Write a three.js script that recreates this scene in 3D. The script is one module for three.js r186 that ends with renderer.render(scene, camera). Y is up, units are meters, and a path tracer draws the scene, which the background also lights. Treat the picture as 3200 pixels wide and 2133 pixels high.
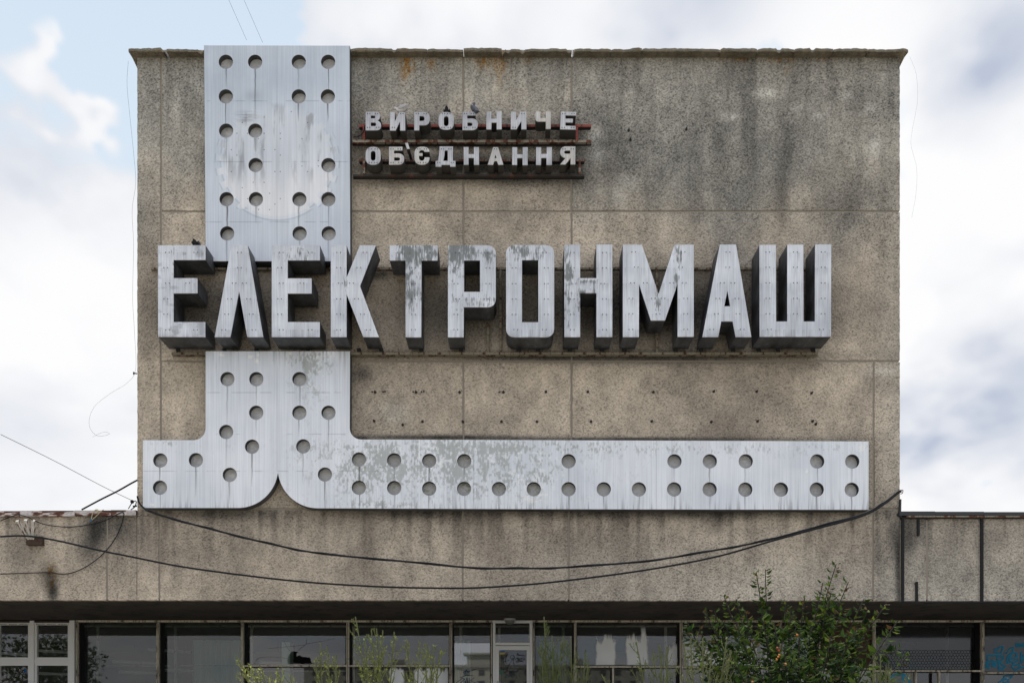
import * as THREE from 'three';
import { mergeGeometries } from 'three/addons/utils/BufferGeometryUtils.js';

// ------------------------------------------------------------------ camera, sky, sun, exposure
const FOCAL = 2860, DIST = 22, EYE = 1.65;              // lens in photo pixels, metres to the facade, eye height
const scene = new THREE.Scene();
const camera = new THREE.PerspectiveCamera(2 * Math.atan(2237 / FOCAL) * 180 / Math.PI, 3200 / 4474, 0.1, 3000);
camera.position.set(0, EYE, DIST);
camera.lookAt(0, EYE, -100);
camera.setViewOffset(3200, 4474, 0, 0, 3200, 2133);      // shift lens: the horizon lies under the frame
camera.updateProjectionMatrix();
const renderer = new THREE.WebGLRenderer({ antialias: true });
renderer.toneMapping = THREE.LinearToneMapping;
renderer.toneMappingExposure = 0.97;
renderer.shadowMap.enabled = true;

// ---- noise
function hash(x, y, s) { let h = (x * 374761393 + y * 668265263 + s * 1274126177) | 0; h = Math.imul(h ^ (h >>> 13), 1274126177); h ^= h >>> 16; return (h >>> 0) / 4294967296; }
function vn(x, y, s) {
  const xi = Math.floor(x), yi = Math.floor(y); let fx = x - xi, fy = y - yi;
  fx = fx * fx * (3 - 2 * fx); fy = fy * fy * (3 - 2 * fy);
  const a = hash(xi, yi, s), b = hash(xi + 1, yi, s), c = hash(xi, yi + 1, s), d = hash(xi + 1, yi + 1, s);
  return a + (b - a) * fx + (c - a) * fy + (a - b - c + d) * fx * fy;
}
function fbm(x, y, s, n = 4) { let v = 0, a = 0.5, t = 0; for (let i = 0; i < n; i++) { v += a * vn(x, y, s + i * 17); t += a; a *= 0.5; x = x * 2.03 + 7.1; y = y * 2.03 + 3.7; } return v / t; }
const sm = (a, b, x) => { const t = Math.min(1, Math.max(0, (x - a) / (b - a))); return t * t * (3 - 2 * t); };
const mixc = (a, b, t) => [a[0] + (b[0] - a[0]) * t, a[1] + (b[1] - a[1]) * t, a[2] + (b[2] - a[2]) * t];
function rng(seed) { let a = seed >>> 0; return () => { a = (a + 0x6D2B79F5) | 0; let t = Math.imul(a ^ (a >>> 15), 1 | a); t = (t + Math.imul(t ^ (t >>> 7), 61 | t)) ^ t; return ((t ^ (t >>> 14)) >>> 0) / 4294967296; }; }

// ---- sky: broken bright cloud over pale blue, all round
{
  const W = 2048, H = 1024, data = new Float32Array(W * H * 4), D2R = Math.PI / 180;
  const lin = (r, g, b) => [r, g, b].map((c) => Math.pow(c / 255, 2.2));
  const BLUE = lin(224, 238, 251), DEEP = lin(176, 203, 236), WHITE = [1.02, 1.02, 1.03], GREY = lin(190, 200, 219);
  // cloud masses: azimuth from straight ahead (deg, + to the right), elevation, sizes, how white (1) or clear (-1) or grey
  const mass = [
    [-24, 33, 6.5, 3.6, -1.2], [-17, 36, 5.5, 3.5, -1.2], [-29, 36, 4, 3, -1], [-28.4, 32, 2.6, 1.8, 1.3], [-26.0, 30.3, 2, 1.2, 1.05],
    [-28, 23, 4.2, 4.4, 1.2], [-23, 21, 4.5, 4.5, 1.0], [-26, 14, 7, 5, .8], [-5, 38, 8.5, 4, 1.3], [5, 38, 6, 4, 1.2], [20, 35, 5, 3, .9], [25.5, 24.5, 5, 4.5, 1.2], [27, 12, 6, 2.6, 1.2],
  ];
  const greys = [[28.5, 17.2, 6, 4, 1.2], [24, 17.2, 4.5, 3.2, .7], [29.5, 34.5, 4, 3, 1.0], [11, 37.4, 5, 2.2, .5], [25.5, 30, 2.5, 2.5, .3], [-27, 15.5, 6, 3, 0.3]];
  for (let j = 0; j < H; j++) for (let i = 0; i < W; i++) {
    const el = ((j + 0.5) / H - 0.5) * 180, phi = ((i + 0.5) / W - 0.5) * 360;
    let az = phi + 90; if (az > 180) az -= 360; if (az < -180) az += 360;
    const o = (j * W + i) * 4;
    const e = Math.max(el, 0) * D2R, a = phi * D2R;
    const k = 3.2 / (Math.sin(e) + 0.28), x = Math.cos(a) * Math.cos(e) * k, y = Math.sin(a) * Math.cos(e) * k;   // flat cloud deck seen from below
    const n = fbm(x * 1.1 + 20, y * 1.1 + 20, 5, 6), n2 = fbm(x * 2.6 + 50, y * 2.6, 31, 5), n3 = fbm(x * .7, y * .7 + 9, 77, 4);
    let cover = (n - 0.44) * 5 + 0.45, grey = (n3 - 0.5) * 2.4 + (n2 - 0.5) * 1.2 + .25;
    const n4 = fbm(x * 7 + 3, y * 7, 41, 4), wx = (n2 - 0.5) * 8 + (n4 - .5) * 5, wy = (n - 0.5) * 6 + (n4 - .5) * 4; let push = 0, gp = 0, near = 0;
    for (const m of mass) { const d = ((az + wx - m[0]) / m[2]) ** 2 + ((el + wy - m[1]) / m[3]) ** 2; const w = Math.exp(-d * .9); push += w * m[4] * 2.2; near = Math.max(near, w); }
    for (const m of greys) { const d = ((az + wx * .5 - m[0]) / m[2]) ** 2 + ((el + wy * .5 - m[1]) / m[3]) ** 2; gp += Math.exp(-d) * m[4]; }
    cover = cover * (1 - near * .5) + push + gp * .8 + (n4 - .5) * .9;
    const c = sm(0.0, 1.0, cover);
    const g = Math.min(1, Math.max(0, grey * (1 - near * .9) * .8 + gp * (.75 + (n2 - .5) * .5)));
    const blue = mixc(BLUE, DEEP, sm(18, 75, el));
    let col = mixc(blue, mixc(WHITE, GREY, g), c);
    const lift = (1 + 1.2 * sm(.60, 1, Math.sin(e)));       // an overcast sky is brighter towards the zenith
    const hz = el < 0 ? 0.25 : 1;
    data[o] = col[0] * lift * hz; data[o + 1] = col[1] * lift * hz; data[o + 2] = col[2] * lift * hz; data[o + 3] = 1;
  }
  const sky = new THREE.DataTexture(data, W, H, THREE.RGBAFormat, THREE.FloatType);
  sky.mapping = THREE.EquirectangularReflectionMapping; sky.magFilter = THREE.LinearFilter; sky.minFilter = THREE.LinearFilter; sky.needsUpdate = true;
  scene.background = sky; scene.environment = sky;
}
const sun = new THREE.DirectionalLight(0xfff2dc, 3.6);   // behind the building: the facade is in its own shade
sun.position.set(-16, 62, -36.6); sun.target.position.set(0, 2, 8); sun.castShadow = true; sun.shadow.radius = 2;
sun.shadow.mapSize.set(2048, 2048);
Object.assign(sun.shadow.camera, { left: -40, right: 40, top: 40, bottom: -40, near: 1, far: 200 });
scene.add(sun, sun.target);

// ------------------------------------------------------------------ helpers
// facade measurements: (x, y) as measured on the picture of the facade, z the plane's distance in front of the wall -> metres
const sc = (z) => FOCAL / (DIST - z);
const wx = (px, z = 0) => (px - 1600) / sc(z), wy = (py, z = 0) => EYE + (2237 - py) / sc(z);
const V = (px, py, z = 0) => new THREE.Vector3(wx(px, z), wy(py, z), z);
const used = {};
function numbered(n) { const k = used[n] = (used[n] ?? -1) + 1; return k ? `${n}_${String(k).padStart(3, '0')}` : n; }
function tag(o, label, category, group) { o.userData.label = label; o.userData.category = category; if (group) o.userData.group = group; return o; }
function thing(name, pos, label, category, group) { const g = new THREE.Group(); g.name = numbered(name); g.position.copy(pos); scene.add(g); return tag(g, label, category, group); }
function mesh(name, geo, m, parent = scene) {
  const o = new THREE.Mesh(geo, m); o.castShadow = o.receiveShadow = true;
  o.name = parent === scene ? numbered(name) : name; parent.add(o); return o;
}
// geometry in world coordinates put under a thing whose base lies elsewhere
function part(name, geo, m, parent) { const p = new THREE.Vector3(); let q = parent; while (q && q !== scene) { p.add(q.position); q = q.parent; } geo.translate(-p.x, -p.y, -p.z); return mesh(name, geo, m, parent); }
function structure(name, geo, m) { const o = mesh(name, geo, m); o.userData.kind = 'structure'; return o; }
function box(x0, x1, y0, y1, z0, z1) { const g = new THREE.BoxGeometry(x1 - x0, y1 - y0, z1 - z0); g.translate((x0 + x1) / 2, (y0 + y1) / 2, (z0 + z1) / 2); return g; }
function planarUV(geo, R) {   // R = {x0,x1,y0,y1} metres on the facade
  const p = geo.attributes.position, u = new Float32Array(p.count * 2);
  for (let i = 0; i < p.count; i++) { u[2 * i] = (p.getX(i) - R.x0) / (R.x1 - R.x0); u[2 * i + 1] = (p.getY(i) - R.y0) / (R.y1 - R.y0); }
  geo.setAttribute('uv', new THREE.BufferAttribute(u, 2)); return geo;
}
function metreUV(geo, s = 1) {   // box mapping in metres
  const p = geo.attributes.position, n = geo.attributes.normal, u = new Float32Array(p.count * 2);
  for (let i = 0; i < p.count; i++) {
    const ax = Math.abs(n.getX(i)), ay = Math.abs(n.getY(i)), az = Math.abs(n.getZ(i));
    let a, b; if (az >= ax && az >= ay) { a = p.getX(i); b = p.getY(i); } else if (ax >= ay) { a = p.getZ(i); b = p.getY(i); } else { a = p.getX(i); b = p.getZ(i); }
    u[2 * i] = a / s; u[2 * i + 1] = b / s;
  }
  geo.setAttribute('uv', new THREE.BufferAttribute(u, 2)); return geo;
}
function tube(pts, r, seg = 40, rad = 6) { return new THREE.TubeGeometry(new THREE.CatmullRomCurve3(pts), seg, r, rad); }
function bar(a, b, w, d) {   // a box beam between two points
  const v = new THREE.Vector3().subVectors(b, a), g = new THREE.BoxGeometry(w, v.length(), d);
  g.applyQuaternion(new THREE.Quaternion().setFromUnitVectors(new THREE.Vector3(0, 1, 0), v.clone().normalize()));
  g.translate((a.x + b.x) / 2, (a.y + b.y) / 2, (a.z + b.z) / 2); return g;
}
function extrude(shape, z0, z1, bevel = 0.006) {
  const g = new THREE.ExtrudeGeometry(shape, { depth: z1 - z0 - 2 * bevel, bevelEnabled: bevel > 0, bevelThickness: bevel, bevelSize: bevel, bevelOffset: -bevel, bevelSegments: 1, curveSegments: 18 });
  g.translate(0, 0, z0 + bevel); return g;
}
// ---- textures: fn(px, py) -> [r, g, b] (sRGB 0..255) laid over the rectangle of the facade
function paint(R, W, H, fn) {
  const d = new Uint8Array(W * H * 4);
  for (let j = 0; j < H; j++) { const py = R[3] - (j + 0.5) / H * (R[3] - R[1]);
    for (let i = 0; i < W; i++) { const px = R[0] + (i + 0.5) / W * (R[2] - R[0]), c = fn(px, py), o = (j * W + i) * 4; for (let k = 0; k < 3; k++) d[o + k] = c[k] < 0 ? 0 : c[k] > 255 ? 255 : c[k]; d[o + 3] = c[3] === undefined ? 255 : c[3]; } }
  return tex(d, W, H, true);
}
function tex(d, W, H, srgb, repeat) {
  const t = new THREE.DataTexture(d, W, H); t.magFilter = THREE.LinearFilter; t.minFilter = THREE.LinearMipmapLinearFilter; t.generateMipmaps = true;
  if (srgb) t.colorSpace = THREE.SRGBColorSpace; if (repeat) t.wrapS = t.wrapT = THREE.RepeatWrapping; t.needsUpdate = true; return t;
}
const rect = (R, z) => ({ x0: wx(R[0], z), x1: wx(R[2], z), y0: wy(R[3], z), y1: wy(R[1], z) });
const std = (o) => new THREE.MeshStandardMaterial(o);
const rgb = (r, g, b) => new THREE.Color().setRGB(r, g, b);

// ------------------------------------------------------------------ surfaces
// sprayed stucco: grain height at a place on the wall
function grain(x, y) {
  const sx = x + (y * 0.25), a = vn(sx / 3.7, y / 2.8, 3), b = vn(sx / 2.1 + 40, y / 1.8, 8);
  return a * 0.55 + b * 0.45;
}
const G1 = [150, 146, 139], G2 = [168, 162, 153], B1 = [167, 154, 140], B2 = [188, 174, 157];
function softEllipse(x, y, cx, cy, rx, ry) { const d = ((x - cx) / rx) ** 2 + ((y - cy) / ry) ** 2; return d > 5 ? 0 : Math.exp(-d * 1.3); }
const ochre = [[1275, 185, 22, 45, 1], [1268, 220, 14, 45, .55], [1345, 180, 20, 42, .45], [1508, 180, 24, 34, .9], [1562, 190, 18, 55, .7], [1650, 180, 14, 20, .4], [2290, 175, 70, 12, .5], [2440, 182, 46, 14, .55], [2570, 178, 50, 12, .5], [2320, 178, 20, 22, .5], [157, 1805, 17, 34, 1.2], [2463, 205, 16, 38, .25]];
const pale = [[2390, 290, 42, 18, .8], [2645, 300, 26, 16, .5], [2490, 335, 26, 14, .5], [2285, 365, 40, 14, .5], [2555, 362, 30, 14, .5], [1960, 565, 38, 26, .6], [1858, 420, 30, 30, .6], [1860, 480, 34, 34, .4], [1935, 620, 30, 40, .4], [1340, 470, 26, 22, .6], [2730, 455, 26, 40, .5], [2720, 340, 18, 16, .4], [1700, 450, 30, 14, .5], [620, 250, 60, 60, .3], [2760, 1160, 60, 16, .4], [1230, 1290, 50, 40, .3]];
const sootAndShade = [[1795, 470, 60, 130, .45], [1620, 560, 230, 24, .55], [1240, 560, 130, 26, .5], [1130, 420, 40, 120, .55], [1450, 500, 320, 34, .6], [1450, 425, 340, 30, .55], [1130, 1165, 40, 34, .5],  // soot marks, plus painted contact shade behind and below the letters
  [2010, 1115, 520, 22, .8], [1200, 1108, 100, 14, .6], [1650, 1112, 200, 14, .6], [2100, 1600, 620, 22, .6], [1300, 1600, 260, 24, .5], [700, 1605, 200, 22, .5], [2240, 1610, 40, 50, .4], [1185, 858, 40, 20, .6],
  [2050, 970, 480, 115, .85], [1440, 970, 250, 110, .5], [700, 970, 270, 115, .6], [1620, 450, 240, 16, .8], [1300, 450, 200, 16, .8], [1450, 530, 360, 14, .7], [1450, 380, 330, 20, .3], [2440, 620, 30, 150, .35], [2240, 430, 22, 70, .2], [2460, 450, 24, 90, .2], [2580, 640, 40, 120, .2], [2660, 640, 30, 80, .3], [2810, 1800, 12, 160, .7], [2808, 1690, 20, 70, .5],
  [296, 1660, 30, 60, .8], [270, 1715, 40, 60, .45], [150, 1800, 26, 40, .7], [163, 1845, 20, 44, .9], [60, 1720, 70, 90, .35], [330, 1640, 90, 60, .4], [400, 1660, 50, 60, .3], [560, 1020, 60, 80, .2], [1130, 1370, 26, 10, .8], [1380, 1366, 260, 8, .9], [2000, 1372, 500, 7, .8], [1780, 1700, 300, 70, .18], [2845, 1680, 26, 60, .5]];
function stucco(x, y) {
  const big = fbm(x / 190, y / 240, 61, 4), mid = fbm(x / 46, y / 60, 23, 3);
  let warm = sm(420, 900, y + (x < 1787 && x > 1000 ? 210 : x < 660 ? 60 : 0) + (big - .5) * 500);
  warm *= 1 - .45 * sm(1700, 1900, y + (x > 1700 ? 60 : 0)) * sm(900, 2300, x); warm *= 1 - .35 * sm(2680, 2830, x);
  let c = mixc(mixc(G1, G2, big * 1.6 - .3), mixc(B1, B2, big * 1.6 - .3), warm);
  let l = 1 + (mid - .5) * .30 + (big - .5) * .22;
  // rain streaks from the coping
  const st = fbm(x / 24 + (mid - .5) * .5, y / 300, 91, 3), st2 = vn(x / 60, y / 900, 15);
  const top = Math.exp(-Math.max(0, y - 160) / (120 + 260 * st2));
  l -= .24 * top * sm(.36, .9, st + (mid - .5) * .3) + .05 * top;
  const right = sm(1790, 1900, x) * sm(1140, 500, y); l -= right * (.06 + .08 * sm(.3, .95, st * .5 + st2 * .5));
  l += (hash(x < 502 ? 0 : x < 1448 ? 1 : x < 1786 ? 2 : x < 2731 ? 3 : 4, y < 660 ? 0 : y < 1128 ? 1 : y < 1590 ? 2 : 3, 77) - .5) * .07;
  const lo = Math.exp(-Math.max(0, y - 1595) / 90) * sm(1585, 1600, y); l -= lo * .3 * sm(.4, .75, fbm(x / 22, y / 300, 19, 2));
  for (const s of sootAndShade) { const w = softEllipse(x, y, s[0], s[1], s[2], s[3]); if (w > .01) { const v = w * s[4] * (.55 + .9 * mid); l *= 1 - Math.min(.82, v * .62); c = mixc(c, [126, 122, 117], Math.min(.8, v * .6)); } }
  for (const s of pale) { const w = softEllipse(x, y, s[0], s[1], s[2], s[3]); if (w > .01) { l += w * s[4] * .35 * (.3 + mid * 1.4); c = mixc(c, [165, 163, 158], w * .4); } }
  for (const s of ochre) { const w = softEllipse(x, y, s[0], s[1], s[2], s[3]); if (w > .01) c = mixc(c, [150, 104, 48], Math.min(.85, w * s[4] * sm(.25, .75, fbm(x / 9, y / 22, 44, 3)) * 1.5)); }
  // pits hold dirt
  const g = grain(x, y), rough = .55 + .6 * sm(.35, .65, fbm(x / 120, y / 120, 7, 2)) * (1.15 - .4 * warm);
  const pit = sm(.42, .20, g) * rough; l *= 1 - .16 * pit; l += (g - .5) * .46 * (1.2 - .4 * warm);
  return [c[0] * l, c[1] * l, c[2] * l];
}
function bumpOf(R, W, H, fn) { const d = new Uint8Array(W * H * 4); for (let j = 0; j < H; j++) { const py = R[3] - (j + .5) / H * (R[3] - R[1]); for (let i = 0; i < W; i++) { const px = R[0] + (i + .5) / W * (R[2] - R[0]), v = Math.max(0, Math.min(255, fn(px, py) * 255)), o = (j * W + i) * 4; d[o] = d[o + 1] = d[o + 2] = v; d[o + 3] = 255; } } return tex(d, W, H, false); }
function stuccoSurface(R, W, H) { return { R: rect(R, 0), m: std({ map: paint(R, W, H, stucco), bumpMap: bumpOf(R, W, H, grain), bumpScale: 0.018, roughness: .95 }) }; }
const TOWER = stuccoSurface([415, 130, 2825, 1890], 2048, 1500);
const LEFTW = stuccoSurface([-1010, 1590, 430, 1890], 1200, 256);
const RIGHTW = stuccoSurface([2810, 1590, 4210, 1890], 1180, 256);
const stuccoPlain = std({ map: (() => { const t = paint([5000, 5000, 5512, 5512], 512, 512, stucco); t.wrapS = t.wrapT = THREE.MirroredRepeatWrapping; return t; })(), roughness: .95 });
const mortar = std({ color: rgb(.27, .235, .195), roughness: .95 });
const concrete = std({ map: paint([0, 0, 400, 400], 256, 256, (x, y) => { const n = fbm(x / 40, y / 40, 2, 4), m = fbm(x / 6, y / 6, 9, 3), o = sm(.52, .7, fbm(x / 70, y / 30, 71, 3)); const l = .68 + n * .5 + (m - .5) * .5; return mixc([116 * l, 109 * l, 96 * l], [122, 98, 64], o * .3); }), roughness: .95, bumpMap: bumpOf([0, 0, 400, 400], 256, 256, (x, y) => fbm(x / 8, y / 8, 9, 4)), bumpScale: .02 });
concrete.map.wrapS = concrete.map.wrapT = concrete.bumpMap.wrapS = concrete.bumpMap.wrapT = THREE.MirroredRepeatWrapping;
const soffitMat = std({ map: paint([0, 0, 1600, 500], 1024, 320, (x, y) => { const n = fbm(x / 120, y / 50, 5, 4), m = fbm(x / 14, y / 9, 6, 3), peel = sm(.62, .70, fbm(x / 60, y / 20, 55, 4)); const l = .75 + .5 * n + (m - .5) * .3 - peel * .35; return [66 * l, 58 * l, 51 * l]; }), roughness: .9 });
soffitMat.map.wrapS = soffitMat.map.wrapT = THREE.MirroredRepeatWrapping;

// brushed grey sheet metal of the emblem
const HOLES = [[705, 193], [796.5, 193], [933, 193], [1025, 193], [705, 301], [933, 301], [1024, 301], [706, 408], [797, 408], [798, 515.6], [1025.6, 515.6], [707.4, 622], [799, 622], [935, 622], [1025.6, 622], [709, 729], [935.6, 729], [1026.5, 729],
  [710, 1184], [800.5, 1184], [935, 1184], [800, 1289], [935, 1289], [1026, 1289], [706, 1349], [787, 1395], [947, 1394], [500, 1438], [611.5, 1437], [717.5, 1483], [1015, 1482], [1121.5, 1435], [499, 1523], [1121, 1523],
  [1231.5, 1437.4], [1341, 1439], [1450.5, 1440], [1777, 1440.5], [1231.5, 1524], [1341, 1526], [1450, 1526.6], [1559, 1527], [1668, 1527.8], [1777, 1527.8], [1887, 1528],
  [2108, 1440.7], [2218.6, 1440.7], [2331, 1440.7], [2554.4, 1441], [2664, 1441.5], [1996.7, 1528.4], [2107, 1528.4], [2218, 1528.4], [2329.6, 1529], [2441, 1529], [2553, 1529], [2662.5, 1529.6]];
const drip = HOLES.map(([x, y], i) => ({ x: x + (hash(i, 3, 1) - .5) * 4, y: y + 20, len: 55 + 60 * hash(i, 5, 2), w: 1.3 + 1.6 * hash(i, 9, 4), a: .16 + .5 * hash(i, 1, 8) * hash(i, 2, 8) + (y < 320 ? .25 : 0) }));
drip[1].len = 165; drip[1].a = .55; drip[2].a = .22;
const flecks = [[475, 1576, 9, 4], [1660, 1565, 16, 10], [1645, 1555, 12, 12], [2695, 1397, 12, 10], [2688, 1407, 8, 6], [2522, 1472, 5, 9], [2431, 1587, 6, 4], [782, 1114, 9, 7], [800, 1127, 8, 9], [806, 1108, 5, 5], [905, 1104, 5, 4], [690, 1108, 12, 5], [1700, 1545, 14, 5], [2343, 1470, 4, 4], [2433, 1558, 4, 8]];
function sheet(x, y) {
  const s1 = fbm(x / 2.6, y / 170, 21, 3), s2 = fbm(x / 34, y / 300, 33, 3), big = fbm(x / 150, y / 120, 39, 4);
  let c = mixc([186, 195, 209], [229, 231, 239], sm(150, 1300, y) * .75 + (big - .5) * .7 + .12);
  let l = 1 + (s1 - .5) * .12 + (s2 - .5) * .08;
  if (y < 820) {   // ghost of a round emblem that was taken down
    const dx = x - 866, dy = y - 502, r = Math.hypot(dx, dy), th = Math.atan2(dy, dx), tooth = Math.abs(dy) < 150 ? Math.sign(Math.sin(th * 26)) * 8 : 0, R = 186 + tooth, q = R - r;
    if (q > 0) { const w = sm(0, 18, q) * sm(250, 420, y + (big - .5) * 160); c = mixc(c, [236, 234, 238], w * .8 * (.4 + .6 * sm(480, 620, y + (s2 - .5) * 120))); l -= w * .22 * sm(.52, .78, fbm(x / 20, y / 90, 53, 4)) * sm(620, 480, y); }
    l -= .09 * Math.exp(-(q * q) / 5) * sm(380, 450, y); l += .04 * Math.exp(-((q - 5) ** 2) / 14) * sm(380, 450, y);
    l -= .22 * softEllipse(x, y, 770, 365, 34, 18) * sm(.35, .6, fbm(x / 30, y / 3, 3, 2)) + .1 * softEllipse(x, y, 790, 300, 30, 20);
  }
  // grey weathered patches of the long band, lichen and peeling
  const patchArea = softEllipse(x, y, 1450, 1450, 330, 110) * 1.1 + softEllipse(x, y, 1200, 1440, 90, 60) * .9 + softEllipse(x, y, 975, 1130, 90, 36) * .8 + softEllipse(x, y, 980, 1180, 50, 90) * .5 + softEllipse(x, y, 1110, 1480, 90, 90) * .55 + softEllipse(x, y, 530, 1385, 90, 14) * .6 + softEllipse(x, y, 1900, 1400, 900, 22) * .62 + softEllipse(x, y, 1200, 1578, 90, 14) * .9 + softEllipse(x, y, 1670, 1500, 60, 70) * .5 + softEllipse(x, y, 960, 1440, 70, 60) * .4 + softEllipse(x, y, 940, 1185, 34, 40) * .5;
  if (patchArea > .02) {
    const n = fbm(x / 24, y / 34, 71, 5) * .45 + fbm(x / 5, y / 9, 73, 3) * .55, w = sm(.58, .76, n + patchArea * .17);
    c = mixc(c, [176, 179, 179], w * Math.min(.8, patchArea * 1.2)); l -= w * .03;
    const f = sm(.66, .72, fbm(x / 10, y / 14, 75, 4)) * Math.min(1, patchArea); c = mixc(c, [244, 244, 246], f * .7);
    const li = sm(.60, .74, fbm(x / 12, y / 10, 79, 4)) * (softEllipse(x, y, 1180, 1460, 90, 40) + softEllipse(x, y, 1450, 1400, 200, 14) * .5); c = mixc(c, [142, 140, 118], li * .6);
  }
  // sheet seams
  for (const sy of y < 820 ? [315, 505, 693] : [1226, 1356, 1471.5]) if (x < 1200) l -= .16 * Math.exp(-((y - sy) ** 2) / 1.6) * sm(.38, .6, fbm(x / 26, sy, 87, 3));
  for (const sx of y < 820 ? [865] : [865, 1287, 1480, 1672, 2052, 2100]) if (y < 820 || sx > 1200 || y < 1470) l -= .09 * Math.exp(-((x - sx) ** 2) / 2.2);
  for (const q of drip) { const dx = x - q.x; if (dx > -6 && dx < 6 && y > q.y && y < q.y + q.len) { const u = (y - q.y) / q.len, ww = q.w * (1 - .5 * u), wob = (vn(y / 14, q.x, 7) - .5) * 1.6; l -= q.a * Math.exp(-(((dx - wob) / ww) ** 2)) * (1 - u * u * .8); } }
  l -= .18 * sm(.55, .8, fbm(x / 5, y / 80, 95, 2)) * (Math.exp(-Math.max(0, 1588 - y) / 30) * sm(1400, 1500, y) + (y > 1000 ? Math.exp(-Math.max(0, y - 1096) / 40) : 0));
  for (const f of flecks) if (softEllipse(x, y, f[0], f[1], f[2], f[3]) > .45 + (vn(x / 3, y / 3, 6) - .5) * .7) c = [236, 236, 238];
  if (y < 820) { const dn = hash(Math.floor(x / 17), Math.floor(y / 17), 5); if (dn > .9) { const cx = (Math.floor(x / 17) + .5) * 17, cy = (Math.floor(y / 17) + .5) * 17; if (Math.hypot(cx - 866, cy - 502) < 170 && Math.hypot(x - cx, y - cy) < 1.7) l -= .45; } }
  return [c[0] * l, c[1] * l, c[2] * l];
}
const RELR = [438, 132, 2724, 1602], relief = std({ map: paint(RELR, 2048, 1316, sheet), roughness: .5, metalness: 0 });
const darkEdge = std({ map: paint([0, 0, 400, 400], 256, 256, (x, y) => { const n = fbm(x / 30, y / 60, 4, 4), l = .65 + .7 * n; return [78 * l, 79 * l, 80 * l]; }), roughness: .8 });
darkEdge.map.wrapS = darkEdge.map.wrapT = THREE.MirroredRepeatWrapping;
const holeFloor = std({ map: paint(RELR, 1024, 658, (x, y) => { const n = fbm(x / 30, y / 24, 1201, 4), m = fbm(x / 6, y / 5, 1207, 3); let c = mixc([196, 194, 196], [224, 223, 225], n * 1.6 - .3); const patchy = softEllipse(x, y, 1450, 1480, 420, 110); c = mixc(c, [150, 150, 132], patchy * sm(.52, .62, m * .6 + n * .4)); const l = .95 + (m - .5) * .2; return [c[0] * l, c[1] * l, c[2] * l]; }), roughness: .8 });

function letterSheet(x, y) {
  const s1 = fbm(x / 2.4, y / 90, 121, 3), s2 = fbm(x / 26, y / 120, 133, 3), big = fbm(x / 90, y / 70, 139, 4);
  let c = mixc([195, 198, 208], [230, 232, 240], (big - .25) * 1.3), l = 1 + (s1 - .5) * .20 + (s2 - .5) * .16;
  for (const ny of [788, 836, 884, 933, 981, 1030]) { const d = y - ny; if (d > 0 && d < 30) l -= .10 * (1 - d / 30) * sm(.6, .8, vn(x / 2.2, ny, 8)); }
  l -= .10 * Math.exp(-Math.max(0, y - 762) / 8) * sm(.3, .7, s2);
  // blistered dark stains of the middle letters, running down
  const bl = [[1295, 785, 70, 40, 1.3], [1270, 880, 30, 60, .9], [1285, 930, 22, 26, 1.0], [1450, 785, 60, 34, 1.2], [1425, 820, 30, 40, .7], [1530, 800, 22, 24, 1.1], [1630, 785, 44, 30, 1.3], [1775, 850, 12, 110, .95], [1780, 900, 14, 60, .6], [1475, 940, 50, 26, .55], [1420, 790, 26, 26, .8], [2057, 925, 8, 60, 1.4], [2117, 790, 9, 40, 1.1], [2113, 875, 7, 22, 1.1], [1820, 920, 14, 36, 1.3], [1857, 910, 9, 24, 1.2], [1838, 880, 26, 6, 1.1], [1560, 880, 8, 60, .6], [1080, 890, 6, 24, .9], [541, 775, 5, 34, .8], [920, 800, 40, 20, .35]];
  let a = 0; for (const b of bl) a += softEllipse(x, y, b[0], b[1], b[2], b[3]) * b[4];
  if (a > .03) { const n = fbm(x / 2.6, y / 17, 151, 4) * .55 + fbm(x / 14, y / 18, 153, 3) * .45, w = sm(.56, .78, n + Math.min(a, 1.2) * .24); c = mixc(c, [112, 115, 116], w * .9); }
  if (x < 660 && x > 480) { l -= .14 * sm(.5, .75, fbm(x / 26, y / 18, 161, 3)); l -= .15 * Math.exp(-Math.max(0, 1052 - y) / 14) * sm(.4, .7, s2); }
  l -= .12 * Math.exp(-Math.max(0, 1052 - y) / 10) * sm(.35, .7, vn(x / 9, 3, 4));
  if (x > 2040 && x < 2060) l -= 0;
  return [c[0] * l, c[1] * l, c[2] * l];
}
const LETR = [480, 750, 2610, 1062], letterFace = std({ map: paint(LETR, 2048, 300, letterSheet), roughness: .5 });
const SMLR = [1130, 335, 1815, 530], smallFace = std({ map: paint(SMLR, 1024, 292, (x, y) => { const s1 = fbm(x / 1.6, y / 50, 221, 3), big = fbm(x / 40, y / 40, 239, 3); let c = mixc([170, 171, 178], [206, 206, 212], (big - .3) * 1.5); const warm = (softEllipse(x, y, 1235, 490, 28, 50) + softEllipse(x, y, 1315, 490, 30, 50) + softEllipse(x, y, 1700, 370, 30, 60) * 1.2 + softEllipse(x, y, 1780, 490, 30, 50) + softEllipse(x, y, 1545, 490, 30, 50) * .8); c = mixc(c, [196, 189, 182], Math.min(1, warm) * .8); const l = 1 + (s1 - .5) * .30 - .12 * Math.exp(-Math.max(0, (y > 440 ? 452 : 345) - y + 16) / 6) * 0; return [c[0] * l, c[1] * l, c[2] * l]; }), roughness: .5 });
const letterSide = std({ map: paint([0, 0, 400, 400], 256, 256, (x, y) => { const n = fbm(x / 50, y / 80, 304, 4), m = fbm(x / 8, y / 20, 309, 3), l = .45 + 1.0 * n + (m - .5) * .35; return [72 * l, 73 * l, 77 * l]; }), roughness: .6 });
letterSide.map.wrapS = letterSide.map.wrapT = THREE.MirroredRepeatWrapping;
const smallSide = std({ color: rgb(.05, .046, .043), roughness: .75 });
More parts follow.
